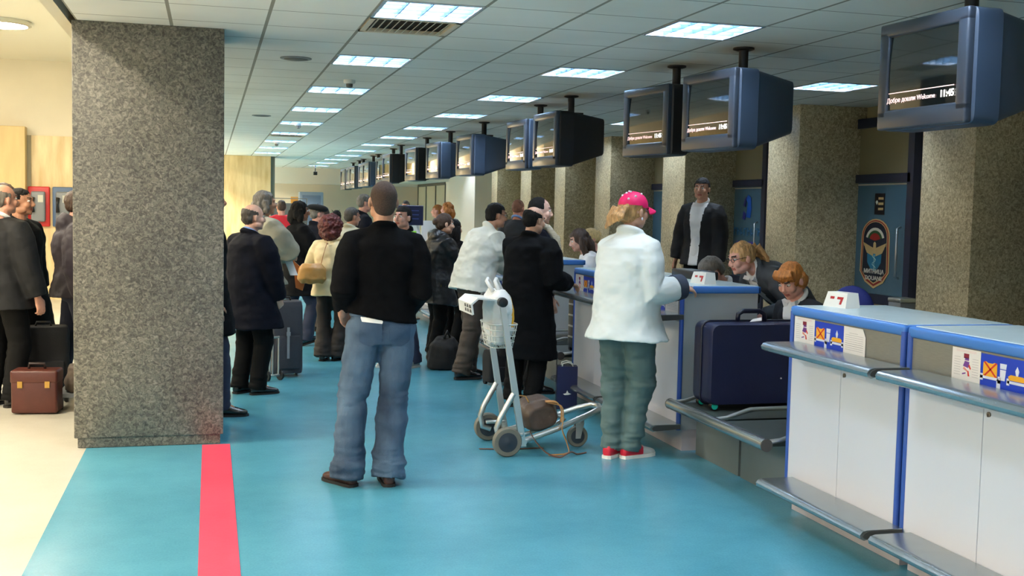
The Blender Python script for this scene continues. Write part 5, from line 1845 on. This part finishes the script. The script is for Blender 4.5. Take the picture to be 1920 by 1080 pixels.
strap('thin_strap', [(1.80, 7.40, .004), (1.9, 7.38, .004), (2.05, 7.36, .004), (2.25, 7.36, .004)], .024, .004, mat('brown_strap', (92, 60, 44), .5), bag, (0, 1, 0))
b = MB(); b.tube([(2.11, 7.27, .345), (2.13, 7.42, .36), (2.11, 7.55, .345)], .004, n=6); b.build('zip', mat('brass', (180, 140, 70), .3, metal=.8), bag, True)

# ------------------------------------------------------------------ suitcases and bags
# big navy hard case on the scale
M_navycase = mat('navy_hard_shell', (26, 30, 62), .42, bump=.12, bscale=160, var=.06)
t = thing('suitcase', 'big navy hard-shell suitcase lying on its long edge on the baggage scale', 'suitcase', (3.49, 6.74, .372), 0)
b = MB()
def rr(w, h, r, n=6):
    out = []
    for cx, cy, a0 in ((w - r, h - r, 0), (-w + r, h - r, 90), (-w + r, -h + r, 180), (w - r, -h + r, 270)):
        for k in range(n + 1):
            a = R(a0 + 90 * k / n)
            out.append((cx + r * math.cos(a), cy + r * math.sin(a)))
    return out
def shell(b, y0, y1, w, h, r, dome, c):
    rings = []
    for y, k in ((y0, .90), (y0 + dome * .35, .965), (y0 + dome, 1.0), (y1 - dome, 1.0), (y1 - dome * .35, .965), (y1, .90)):
        rings.append((y, k))
    vs, fs = [], []
    P = rr(w, h, r)
    n = len(P)
    for y, k in rings:
        for x, z in P:
            vs.append((c[0] + x - (1 - k) * math.copysign(min(abs(x), .2), x) * .5, y, c[1] + z - (1 - k) * math.copysign(min(abs(z), .2), z) * .5))
    for i in range(len(rings) - 1):
        for k in range(n):
            q = (k + 1) % n
            fs.append((i * n + k, i * n + q, (i + 1) * n + q, (i + 1) * n + k))
    fs += [tuple(range(n)), tuple((len(rings) - 1) * n + k for k in range(n))]
    b.add(vs, fs)
shell(b, -.14, .14, .37, .27, .05, .05, (0.02, .305)); b.build('shell', M_navycase, t, True, 50)
b = MB(); b.box((-.355, -.012, .03), (.395, .012, .585), bev=.01)
P = rr(.374, .274, .052)
b = MB(); b.tube([(.02 + x, 0, .305 + z) for x, z in P], .009, n=8, closed=True); b.build('rim', mat('navy_rim', (18, 20, 40), .35), t, True)
b = MB(); b.tube([(-.10, 0, .575), (-.095, 0, .625), (-.06, 0, .645), (.06, 0, .645), (.095, 0, .625), (.10, 0, .575)], .016, n=10); b.build('handle', mat('navy_rim', (18, 20, 40), .35), t, True)
b = MB(); b.prism([(0, 0), (.09, .01), (.10, .05), (.03, .03)], (-.04, -.06, .578), (1, 0, 0), (0, .6, .5), (0, -.4, .8), .003); b.build('luggage_tag', M_paper, t)
for q in (-1, 1):
    b = MB(); b.lathe([(.026, -.016), (.030, -.012), (.030, .012), (.026, .016)], (-.30, q * .10, .030), axis=(0, 1, 0), n=20); w_ = b.build('wheel', M_black, t, True, 40)
    b = MB(); b.lathe([(.022, -.019), (.022, .019)], (-.30, q * .10, .030), axis=(0, 1, 0), n=20); b.build('hub_cap', mat('turquoise_cap', (30, 190, 170), .4), w_, True, 40)
for x in (.24,):
    b = MB(); b.box((x, -.12, 0), (x + .05, .12, .04), bev=.01); b.build('foot', M_black, t, True, 40)
b = MB(); b.box((-.345, -.05, .50), (-.335, .03, .55), bev=.004); b.build('side_lock', M_grey, t)
b = MB(); b.lathe([(.006, 0), (.005, .003)], (.16, -.142, .21), axis=(0, -1, 0), n=12); b.build('badge', M_pearl, t, True)

def soft_case(name, label, cat, loc, rz, w, d, h, m, strap_m=None, handle=None, group=None, wheels=True):
    t = thing(name, label, cat, loc, R(rz), group)
    g = MB(); g.loft([((0, 0, .03), (1, 0, 0), (0, 1, 0), w * .97, d * .95), ((0, 0, .06), (1, 0, 0), (0, 1, 0), w, d), ((0, 0, h - .05), (1, 0, 0), (0, 1, 0), w, d), ((0, 0, h), (1, 0, 0), (0, 1, 0), w * .93, d * .9)], n=36, pw=7)
    me = fuse(g, .009, 3); displace(me, .003, (9, 9, 9), 2); me.materials.append(m); link('case_body', me, t, True)
    b = MB(); b.box((-w * .8, -d - .018, .08), (w * .8, -d + .01, h * .55), bev=.012); b.build('front_pocket', m, t, True, 40)
    b = MB(); b.tube([(-w * .3, 0, h - .005), (-w * .25, 0, h + .03), (w * .25, 0, h + .03), (w * .3, 0, h - .005)], .010, n=8); b.build('grab_handle', M_grey if handle else M_black, t, True)
    if strap_m:
        b = MB(); b.box((-.012, -d - .024, h * .25), (.012, -d - .016, h * .66)); b.box((-.018, -d - .030, h * .55), (.018, -d - .018, h * .60)); b.build('strap', strap_m, t)
    if wheels:
        for q in (-1, 1):
            b = MB(); b.lathe([(.028, -.012), (.028, .012)], (q * w * .8, d * .6, .028), axis=(1, 0, 0), n=16); b.build('wheel', M_black, t, True, 40)
    if handle:
        for q in (-1, 1):
            b = MB(); b.tube([(q * w * .45, d + .012, .08), (q * w * .45, d + .012, h + handle)], .008, n=8); b.build('handle_rod', M_alu, t, True, 60)
        b = MB(); b.tube([(-w * .45, d + .012, h + handle), (w * .45, d + .012, h + handle)], .012, n=8); b.build('pull_handle', M_black, t, True, 60)
    return t
soft_case('suitcase', 'tall charcoal upright suitcase with a grey strap beside the man in the navy coat', 'suitcase', (.71, 10.98, 0), 8, .15, .115, .735, mat('charcoal_fabric', (50, 52, 60), .8, bump=.3, bscale=120), mat('grey_webbing', (130, 134, 140), .6))
# upright silver hand cart behind the navy coat
t = thing('hand_cart', 'folded silver hand cart with pale rods between navy coat and charcoal suitcase', 'hand cart', (.585, 10.66, 0), 10)
for x in (-.05, .02, .05):
    b = MB(); b.tube([(x, 0, .05), (x - .01, -.01, .42)], .009, n=8); b.build('rod', M_alu, t, True, 60)
b = MB(); b.tube([(-.06, 0, .05), (.07, 0, .05)], .012, n=8); b.tube([(-.06, -.01, .41), (.05, -.01, .41)], .010, n=8); b.build('cross_bar', M_alu, t, True, 60)
for q in (-1, 1):
    b = MB(); b.lathe([(.05, -.01), (.05, .01)], (.005 + q * .075, 0, .05), axis=(1, 0, 0), n=18); b.build('wheel', M_black, t, True, 40)
soft_case('suitcase', 'black cabin case on the floor behind the trolley, by the white jacket man', 'suitcase', (2.66, 10.18, 0), 12, .15, .10, .33, mat('black_fabric', (18, 18, 20), .8, bump=.3, bscale=120))
g = MB(); g.loft([((2.34, 11.3, .01), (1, 0, 0), (0, 1, 0), .15, .2), ((2.34, 11.3, .10), (1, 0, 0), (0, 1, 0), .17, .22), ((2.36, 11.3, .24), (1, 0, 0), (0, 1, 0), .15, .2), ((2.37, 11.3, .33), (1, 0, 0), (0, 1, 0), .08, .12)], n=24)
me = fuse(g, .012, 3); displace(me, .015, (9, 9, 9), 8); me.materials.append(mat('black_fabric', (18, 18, 20), .8, bump=.3, bscale=120))
t = thing('rucksack', 'slumped black rucksack on the floor between leather jacket and brown trousers', 'bag', (0, 0, 0)); link('bag_body', me, t, True)
b = MB(); b.tube([(2.33, 11.2, .32), (2.36, 11.2, .40), (2.40, 11.25, .33)], .012, n=8); b.build('grab_loop', M_black, t, True)
# slim navy gift bag with white rope handles
t = thing('gift_bag', 'slim navy paper bag with white cord handles on the floor by the counter', 'bag', (2.90, 8.86, 0), R(-12))
b = MB(); b.add([(-.085, -.06, 0), (.085, -.06, 0), (.085, .06, 0), (-.085, .06, 0), (-.085, -.055, .36), (.085, -.055, .36), (.085, .055, .36), (-.085, .055, .36)], [(0, 1, 2, 3), (4, 5, 6, 7), (0, 1, 5, 4), (1, 2, 6, 5), (2, 3, 7, 6), (3, 0, 4, 7)]); b.build('bag_body', mat('navy_paper', (26, 28, 72), .4), t)
for q in (-1, 1):
    b = MB(); b.tube([(-.045, q * .045, .355), (-.04, q * .05, .385), (0, q * .055, .395), (.04, q * .05, .385), (.045, q * .045, .355)], .005, n=8); b.build('cord_handle', M_white, t, True)
b = MB(); b.prism([(-.035, 0), (-.01, .006), (.0, .03), (.012, .008), (.035, 0), (.01, -.008), (-.02, -.01)], (.0, -.0615, .13), (1, 0, 0), (0, .01, 1), (0, -1, 0), .001); b.build('white_emblem', M_white, t)
# dark suitcase on the second scale
t = thing('suitcase', 'dark ribbed suitcase with silver clasps standing on the scale beyond the gift bag', 'suitcase', (3.36, 9.74, .372), R(4))
b = MB(); shell(b, -.10, .10, .14, .24, .04, .03, (0, .255)); b.build('shell', mat('black_shell', (20, 21, 24), .35), t, True, 50)
for z in (.12, .22, .32, .42):
    b = MB(); b.box((-.1465, -.08, z), (.1465, .08, z + .018), bev=.006); b.build('silver_clasp', M_alu, t, True, 40)
b = MB(); b.tube([(-.04, 0, .49), (-.04, 0, .53), (.04, 0, .53), (.04, 0, .49)], .010, n=8); b.build('handle', M_black, t, True)
for q in (-1, 1):
    b = MB(); b.box((-.13, q * .07 - .02, 0), (-.09, q * .07 + .02, .03)); b.build('foot', M_black, t)
# tan shoulder bag of the curly haired woman
I = REDHAIR
mx = I['Mw']
M_bagtan = mat('tan_leather', (188, 138, 72), .42, bump=.15, bscale=60, var=.1)
M_bagbrown = mat('rust_leather', (150, 88, 40), .45, bump=.15, bscale=60)
t = thing('handbag', 'big tan leather shoulder bag hanging from the woman with red curls', 'bag', mx @ V((-.12, -.25, .84)), I['root'].rotation_euler.z + R(20))
g = MB(); g.loft([((0, 0, 0), (1, 0, 0), (0, 1, 0), .12, .065), ((0, 0, .05), (1, 0, 0), (0, 1, 0), .155, .085), ((0, 0, .16), (1, 0, 0), (0, 1, 0), .14, .07), ((0, 0, .21), (1, 0, 0), (0, 1, 0), .10, .035)], n=24, pw=3)
me = fuse(g, .008, 2); displace(me, .006, (14, 14, 14), 6); me.materials.append(M_bagtan); link('bag_body', me, t, True)
b = MB(); b.prism([(-.20, .24), (-.05, .10), (-.10, -.08), (-.17, -.05)], (0, .02, .0), (1, 0, 0), (0, 0, 1), (0, 1, 0), .05); b.build('side_flap', M_bagbrown, t)
strap('shoulder_strap', [(.09, 0, .19), (.12, .02, .32), (.15, .08, .43), (.13, .17, .36)], .03, .006, M_bagbrown, t, (0, 1, 0))
# luggage in the hall
t = thing('pilot_case', 'reddish-brown leather case on the tiles beside the bald man', 'briefcase', (-1.30, 9.28, 0), R(-6))
b = MB(); b.box((-.17, -.10, .008), (.17, .10, .33), bev=.02); b.build('case_body', mat('brown_case', (78, 34, 24), .4, bump=.1, bscale=60, var=.12), t, True, 40)
b = MB(); b.box((-.175, -.105, .24), (.175, .105, .345), bev=.02); b.build('lid', mat('brown_case', (78, 34, 24), .4), t, True, 40)
b = MB(); b.tube([(-.06, 0, .34), (-.055, 0, .385), (.055, 0, .385), (.06, 0, .34)], .011, n=8); b.build('handle', mat('dark_handle', (40, 22, 18), .5), t, True)
for x in (-.1, .1):
    b = MB(); b.box((x - .018, -.112, .21), (x + .018, -.104, .26)); b.build('clasp', mat('brass', (180, 140, 70), .3, metal=.8), t)
soft_case('suitcase', 'black suitcase standing between the bald man and the column', 'suitcase', (-1.33, 9.86, 0), 6, .20, .11, .62, mat('black_fabric', (18, 18, 20), .8, bump=.3, bscale=120))
t = thing('luggage_cart', 'low dark luggage cart with a bag on it, behind the column in the hall', 'luggage cart', (-1.02, 9.55, 0), 0)
b = MB(); b.box((-.14, -.2, .10), (.16, .25, .13)); b.build('deck', M_grey, t)
for x in (-.12, .14):
    for y in (-.16, .2):
        b = MB(); b.lathe([(.05, -.012), (.05, .012)], (x, y, .05), axis=(1, 0, 0), n=16); b.build('wheel', M_black, t, True, 40)
g = MB(); g.loft([((-1.0, 9.55, .14), (1, 0, 0), (0, 1, 0), .12, .18), ((-1.0, 9.55, .20), (1, 0, 0), (0, 1, 0), .13, .2), ((-1.0, 9.55, .33), (1, 0, 0), (0, 1, 0), .10, .15)], n=20)
me = fuse(g, .012, 2); displace(me, .012, (14, 14, 14), 5); me.materials.append(mat('patterned_bag', (120, 104, 84), .8, var=.6, vscale=14, col2=(60, 50, 44)))
t = thing('travel_bag', 'mottled beige and brown travel bag on the low cart behind the column', 'bag', (0, 0, 0)); link('bag_body', me, t, True)
# ------------------------------------------------------------------ customs emblem and door signs
def door_frame_local(D, y, z):
    c = D.location
    return V((c.x - .016, c.y + y, z)), V((0, -1, 0)), V((0, 0, 1)), V((-1, 0, 0))
E_navy = mat('emblem_navy', (22, 30, 50), .4)
E_gold = mat('emblem_gold', (206, 176, 120), .4)
E_red = mat('emblem_red', (150, 34, 32), .45)
E_white = mat('emblem_white', (216, 214, 200), .45)
E_green = mat('emblem_green', (40, 84, 50), .45)
E_teal = mat('emblem_teal', (30, 112, 142), .4)
t = thing('emblem', 'shield-shaped emblem with wings and lettering on the teal glass door', 'emblem', (0, 0, 0))
o, xd, yd, nd = door_frame_local(D1, .08, 1.26)
xd = xd * 1.18
def outline(k):
    pts = []
    for i in range(13):
        a = PI * i / 12
        pts.append((.215 * k * math.cos(a), .20 + (.185 * k) * math.sin(a)))
    return pts + [(-.225 * k, -.17), (-.14 * k, -.27 * k - .01), (0, -.34 * k - .005), (.14 * k, -.27 * k - .01), (.225 * k, -.17)]
for k, d, m, nm in ((1.0, .004, E_gold, 'gold_border'), (.93, .005, E_red, 'red_border'), (.86, .006, E_gold, 'inner_border'), (.82, .007, E_navy, 'field')):
    b = MB(); b.prism(outline(k), o, xd, yd, nd, d); b.build(nm, m, t)
on = o + nd * .007
for r0, r1, m, nm in ((.115, .145, E_white, 'white_arc'), (.085, .115, E_green, 'green_arc'), (0.0, .085, E_red, 'red_arc')):
    b = MB(); n = 14
    pts = [(r1 * math.cos(R(15 + 150 * i / n)), .155 + r1 * math.sin(R(15 + 150 * i / n)) * .95) for i in range(n + 1)]
    pts += [(r0 * math.cos(R(165 - 150 * i / n)), .155 + r0 * math.sin(R(165 - 150 * i / n)) * .95) for i in range(n + 1)]
    b.prism(pts, on, xd, yd, nd, .001); b.build(nm, m, t)
b = MB()
for q in (-1, 1):
    for k in range(3):
        b.prism([(q * .02, .080 - k * .026), (q * (.175 - k * .018), .135 - k * .036), (q * (.165 - k * .024), .100 - k * .036), (q * .02, .045 - k * .026)][::q], on, xd, yd, nd, .002)
b.prism([(-.025, .02), (.025, .02), (.018, .13), (0, .145), (-.018, .13)], on, xd, yd, nd, .0025)
b.build('wings', E_gold, t)
b = MB(); b.prism([(-.11, .02), (.11, .02), (.105, -.07), (.06, -.13), (0, -.17), (-.06, -.13), (-.105, -.07)], on, xd, yd, nd, .0012); b.build('teal_shield', E_teal, t)
b = MB(); b.prism([(-.005, .01), (.005, .01), (.004, -.16), (-.004, -.16)], on, xd, yd, nd, .002)
b.tube([on + nd * .002 + xd * (.026 * math.sin(k * .9)) + yd * (-.15 + .012 * k) for k in range(13)], .005, n=6)
b.build('staff', mat('emblem_pale', (150, 190, 190), .4), t, True, 40)
text_on('lettering', 'МИТНИЦА', .060, on + yd * -.168 + nd * .001, xd, yd, nd, E_white, t, bold=True)
text_on('lettering', 'DOUANE', .062, on + yd * -.238 + nd * .001, xd, yd, nd, E_white, t, bold=True)
t = thing('door_sign', 'small black plate with gold lines above the emblem on the glass door', 'sign', (0, 0, 0))
o, xd, yd, nd = door_frame_local(D1, .03, 1.80)
b = MB(); rect(b, o, xd, yd, nd, -.085, -.11, .085, .11, .005, None); b.build('plate', mat('sign_black', (24, 20, 30), .4), t)
b = MB()
for k in range(3):
    rect(b, o + nd * .005, xd, yd, nd, -.02, .045 - k * .055, .07, .07 - k * .055, .001, E_gold)
b.build('gold_lines', None, t)
b = MB(); b.prism([(-.07, .02), (-.045, .04), (-.025, .02), (-.045, -.01)], o + nd * .005, xd, yd, nd, .001); b.build('white_mark', E_white, t)
# blue emblem and plates on the second door
S_blue = mat('door_emblem_blue', (30, 92, 190), .4)
S_violet = mat('door_plate_violet', (40, 38, 130), .4)
t = thing('door_emblem', 'blue swirl emblem over faint blue letters on the farther glass door', 'emblem', (0, 0, 0))
o, xd, yd, nd = door_frame_local(D2, -.02, 1.76)
b = MB(); b.prism([(-.02, -.13), (.09, -.14), (.12, -.02), (.10, .12), (.02, .16), (-.03, .10), (.02, .05), (.0, -.03)], o, xd, yd, nd, .004); b.build('swirl', S_blue, t)
b = MB(); b.prism([(-.11, .02), (-.06, .12), (.0, .14), (-.03, .08), (-.05, .0)], o, xd, yd, nd, .004); b.prism([(-.13, -.15), (-.05, -.17), (-.03, -.09), (-.09, -.05)], o, xd, yd, nd, .004); b.build('violet_mark', S_violet, t)
b = MB()
for k in range(8):
    x = -.36 + k * .095
    rect(b, o, xd, yd, nd, x, -.37, x + .02, -.27, .003, None); rect(b, o, xd, yd, nd, x, -.29 - (k % 3) * .03, x + .065, -.27 - (k % 3) * .03, .003, None)
b.build('faint_letters', mat('door_letters', (40, 110, 160), .5), t)
for k, z in enumerate((1.26, 1.06)):
    t = thing('door_plate', 'violet-blue plate on the farther glass door, ' + ('just under the faint letters' if k == 0 else 'the lower one'), 'sign', (0, 0, 0))
    o, xd, yd, nd = door_frame_local(D2, 0, z)
    b = MB(); rect(b, o, xd, yd, nd, -.25, -.055, .22, .055, .005, None); b.build('plate', S_violet, t)

# blue office chair behind the second counter
t = thing('office_chair', 'blue office chair showing its rounded back behind the white number box', 'chair', (3.90, 6.19, 0), R(-55))
M_bluefab = mat('chair_blue_fabric', (16, 32, 110), .8, bump=.2, bscale=150)
b = MB(); g = MB(); g.ell((0, 0, 1.07), (.15, .05, .16), nu=20, nv=14); me = fuse(g, .01, 3); me.materials.append(M_bluefab); link('backrest', me, t, True)
g = MB(); g.ell((0, .24, .50), (.24, .23, .05), nu=20, nv=12); me = fuse(g, .012, 3); me.materials.append(M_bluefab); link('seat', me, t, True)
b = MB(); b.tube([(0, -.02, .96), (0, -.05, .7), (0, .05, .46)], .018, n=8); b.build('back_bar', M_black, t, True)
b = MB(); b.tube([(0, .24, .10), (0, .24, .47)], .03, n=12); b.build('gas_lift', M_black, t, True, 40)
for k in range(5):
    a = k * 2 * PI / 5
    b = MB(); b.tube([(0, .24, .12), (math.cos(a) * .28, .24 + math.sin(a) * .28, .07)], [.022, .016], n=8); lg_ = b.build('leg', M_black, t, True, 40)
    b = MB(); b.ell((math.cos(a) * .28, .24 + math.sin(a) * .28, .03), (.03, .03, .03), nu=10, nv=8); b.build('caster', M_black, lg_, True)
# grey bin beside the customs door
t = thing('waste_bin', 'slim pale grey bin standing beside the teal glass door', 'bin', (6.55, 9.50, 0), 0)
b = MB(); b.box((-.10, -.10, 0), (.10, .10, .84), bev=.01); b.build('body', M_grey, t, True, 40)
b = MB(); b.box((-.105, -.105, .84), (.105, .105, .88), bev=.01); b.build('lid', M_alu, t, True, 40)

# navy sign board and white stand in the distance
t = thing('sign_board', 'navy blue sign board on a stand beyond the queue', 'sign', (2.87, 16.4, 0))
b = MB(); b.box((-.203, -.02, 1.40), (.19, .02, 1.694), bev=.01); b.build('board', mat('board_navy', (18, 26, 66), .4), t)
b = MB()
for k in range(3):
    b.box((-.09, -.023, 1.61 - k * .06), (.12, -.020, 1.623 - k * .06))
b.build('board_lines', mat('board_print', (70, 84, 150), .5), t)
b = MB(); b.tube([(0, 0, 0), (0, 0, 1.41)], .02, n=10); b.lathe([(.16, 0), (.16, .02), (.03, .04)], (0, 0, 0)); b.build('stand', M_grey, t, True, 40)
t = thing('poster_stand', 'white counter placard with yellow and violet print, beyond the track jacket man', 'placard', (3.30, 16.75, 0))
b = MB(); b.box((-.20, -.012, 1.17), (.22, .012, 1.47)); b.build('panel', M_paper, t); b = MB(); b.box((-.14, -.08, 1.159), (.2, .08, 1.172)); b.build('foot', M_white, t)
b = MB(); b.box((-.04, -.0145, 1.18), (.10, -.012, 1.26)); b.build('yellow_print', M_orange, t); b = MB(); b.box((.12, -.0145, 1.19), (.19, -.012, 1.25)); b.build('violet_print', M_purple, t)
t = thing('notice', 'white and violet notices on the distant counter front, beyond the track jacket', 'notice', (0, 0, 0), group='notices on the counter fronts')
o, xd, yd, nd = face_frame(16.95, .50)
o = o + nd * .008
b = MB(); rect(b, o, xd, yd, nd, 0, .0, .62, .46, .004, None); b.build('sheet', M_paper, t)
b = MB(); rect(b, o + nd * .004, xd, yd, nd, .05, .05, .25, .42, .002, M_purple); rect(b, o + nd * .004, xd, yd, nd, .40, .2, .56, .40, .002, M_purple); rect(b, o + nd * .004, xd, yd, nd, .26, .05, .38, .16, .002, M_orange); b.build('print', None, t)

# pay phones on the hall wall
for i, (x, y, col, lab) in enumerate(((-2.74, 19.9, (196, 40, 40), 'red framed pay phone on the marble wall behind the two dark coats'), (-2.36, 19.9, (70, 96, 130), 'blue-grey pay phone on the marble wall, next to the column'))):
    t = thing('wall_mounted_pay_phone', lab, 'pay phone', (x, y, 1.22), group='pay phones')
    b = MB(); b.box((-.17, .0, 0), (.17, .06, .66), bev=.02); b.build('backboard', mat('phone_%d' % i, col, .4), t, True, 40)
    b = MB(); b.box((-.11, -.10, .08), (.11, .0, .58), bev=.03); b.build('phone_body', M_grey, t, True, 40)
    b = MB(); b.tube([(-.07, -.13, .48), (-.075, -.15, .36), (-.07, -.13, .24)], [.03, .018, .03], n=10); b.build('handset', M_black, t, True)
    b = MB(); b.box((.0, -.105, .40), (.08, -.10, .52)); b.build('display', mat('phone_display', (190, 190, 176), .3), t)

# far end: grey board, machine, orange panel, plant
t = thing('display_board', 'dark grey display board on legs behind the person in red, far back', 'board', (2.0, 33.4, 0))
b = MB(); b.box((-.55, -.02, .5), (.75, .02, 1.72), bev=.01); b.build('board', mat('board_grey', (92, 92, 92), .7), t)
b = MB(); b.tube([(-.55, 0, .0), (-.55, 0, 1.86), (.75, 0, 1.86), (.75, 0, 0)], .02, n=8); b.build('frame', mat('grey_trim', (120, 118, 108), .6), t, True)
t = thing('vending_machine', 'pale blue-grey machine standing against the back wall', 'machine', (2.98, 34.8, 0))
b = MB(); b.box((-.36, -.3, 0), (.36, .3, 2.08), bev=.03); b.build('body', mat('machine_blue', (150, 166, 184), .4), t, True, 40)
b = MB(); b.box((-.28, -.31, .9), (.28, -.298, 1.98), bev=.005); b.build('front_panel', mat('machine_front', (124, 138, 158), .35), t)
b = MB(); b.box((-.2, -.31, .3), (.2, -.298, .5)); b.build('tray', M_grey, t)
t = thing('orange_panel', 'narrow orange panel beside the pale blue machine', 'panel', (2.48, 34.7, 0))
b = MB(); b.box((-.11, -.04, 0), (.11, .04, 1.92), bev=.01); b.build('panel', mat('panel_orange', (214, 150, 60), .5), t)
b = MB(); b.box((-.14, -.1, 0), (.14, .1, .04)); b.build('foot', M_grey, t)
M_leafg = mat('plant_leaf', (70, 100, 56), .5)
t = thing('potted_plant', 'potted green plant by the pale blue machine, above the crowd', 'plant', (3.62, 33.5, 0))
b = MB(); b.lathe([(.16, 0), (.2, .4), (.22, .42), (.2, .43), (.0, .40)], (0, 0, 0), n=20); b.build('pot', mat('pot_brown', (96, 70, 52), .6), t, True, 40)
b = MB(); b.tube([(0, 0, .4), (.02, 0, 1.0), (-.01, 0, 1.3)], .025, n=8); b.build('stem', mat('stem_green', (80, 84, 50), .7), t, True)
rnd = random.Random(3)
b = MB()
for k in range(26):
    a = rnd.uniform(0, 2 * PI); e = rnd.uniform(.1, 1.2); L = rnd.uniform(.25, .45)
    d = V((math.cos(a) * math.cos(e), math.sin(a) * math.cos(e), math.sin(e)))
    s_ = d.cross(V((0, 0, 1))).normalized()
    p = V((0, 0, rnd.uniform(1.0, 1.3)))
    q1 = p + d * L * .5 + V((0, 0, .04)); q2 = p + d * L - V((0, 0, .06))
    b.add([p, q1 + s_ * .04, q2, q1 - s_ * .04, p - V((0, 0, .004)), q1 + s_ * .04 - V((0, 0, .004)), q2 - V((0, 0, .004)), q1 - s_ * .04 - V((0, 0, .004))], [(0, 1, 2, 3), (7, 6, 5, 4), (0, 4, 5, 1), (1, 5, 6, 2), (2, 6, 7, 3), (3, 7, 4, 0)])
b.build('leaves', M_leafg, t)
t = thing('wall_camera', 'small dark camera hanging from the soffit at the far end', 'camera', (2.95, 33.0, CEIL))
b = MB(); b.tube([(0, 0, 0), (0, 0, -.18)], .015, n=8); b.build('stem', M_black, t, True); b = MB(); b.box((-.05, -.12, -.28), (.05, .10, -.18), bev=.01); b.build('housing', M_black, t, True, 40)
# ------------------------------------------------------------------ lamps of the high hall and added far ones, world, camera
M_hall = mat('hall_lamp', (255, 246, 226), .4, emit=(255, 244, 222), estr=HALL)
M_hall_fill = mat('far_fill_lamp', (255, 246, 226), .4, emit=(255, 240, 220), estr=HALL * 3)  # far lamps added out of sight behind the marble pillar to brighten the back wall
n_ = 0
for x in (-2.6, -5.2, -8.0):
    for y in (-1.0, 3.2, 7.4, 11.6, 15.8) + ((24.0, 27.0, 31.0, 34.5) if x > -6 else ()):
        t = thing('ceiling_lamp', 'warm round ceiling lamp added to the high hall on the far side of the column', 'ceiling light', (x, y, 3.949), group='hall ceiling lamps')
        b = MB(); b.lathe([(.36, 0), (.36, -.05), (.33, -.06)], (0, 0, 0), n=28); b.build('rim', M_alu, t, True, 40)
        b = MB(); b.lathe([(.325, -.058), (.20, -.075), (0, -.08)], (0, 0, 0), n=28); b.build('diffuser', M_hall if y < 20 else M_hall_fill, t, True)
        n_ += 1
w = bpy.data.worlds.new('world')
SC.world = w
w.use_nodes = True
bg = w.node_tree.nodes['Background']
bg.inputs[0].default_value = srgb(226, 232, 236)
bg.inputs[1].default_value = AMB

cam = bpy.data.cameras.new('camera')
co = bpy.data.objects.new('camera', cam)
COL.objects.link(co)
F_, yaw, pitch, roll = 2090., .2652, .0697, .0212
cam.sensor_width = 36
cam.lens = F_ / 1920 * 36
cam.clip_start = .05
cam.clip_end = 200


def cray(u, v):
    x, y = (u - 960) / F_, (v - 540) / F_
    x, y = x * math.cos(roll) + y * math.sin(roll), -x * math.sin(roll) + y * math.cos(roll)
    d = math.cos(pitch) - math.sin(pitch) * y
    z = -math.sin(pitch) - math.cos(pitch) * y
    return V((x * math.cos(yaw) + d * math.sin(yaw), -x * math.sin(yaw) + d * math.cos(yaw), z))


f0 = cray(960, 540)
rt = (cray(961, 540) - f0).normalized()
up = -(cray(960, 541) - f0).normalized()
m = frame((0, 0, 1.655), rt, up, -f0.normalized())
co.matrix_world = m
SC.camera = co
SC.view_settings.view_transform = 'Standard'
SC.view_settings.look = 'None'
SC.view_settings.gamma = 1
SC.view_settings.exposure = EXPO
SC.cycles.use_denoising = True
SC.cycles.use_adaptive_sampling = True
SC.cycles.adaptive_threshold = .025
SC.cycles.max_bounces = 8
SC.cycles.diffuse_bounces = 5
SC.cycles.glossy_bounces = 4
SC.cycles.sample_clamp_indirect = 6
SC.cycles.caustics_reflective = False
SC.cycles.caustics_refractive = False
bpy.data.scenes.remove(_T)
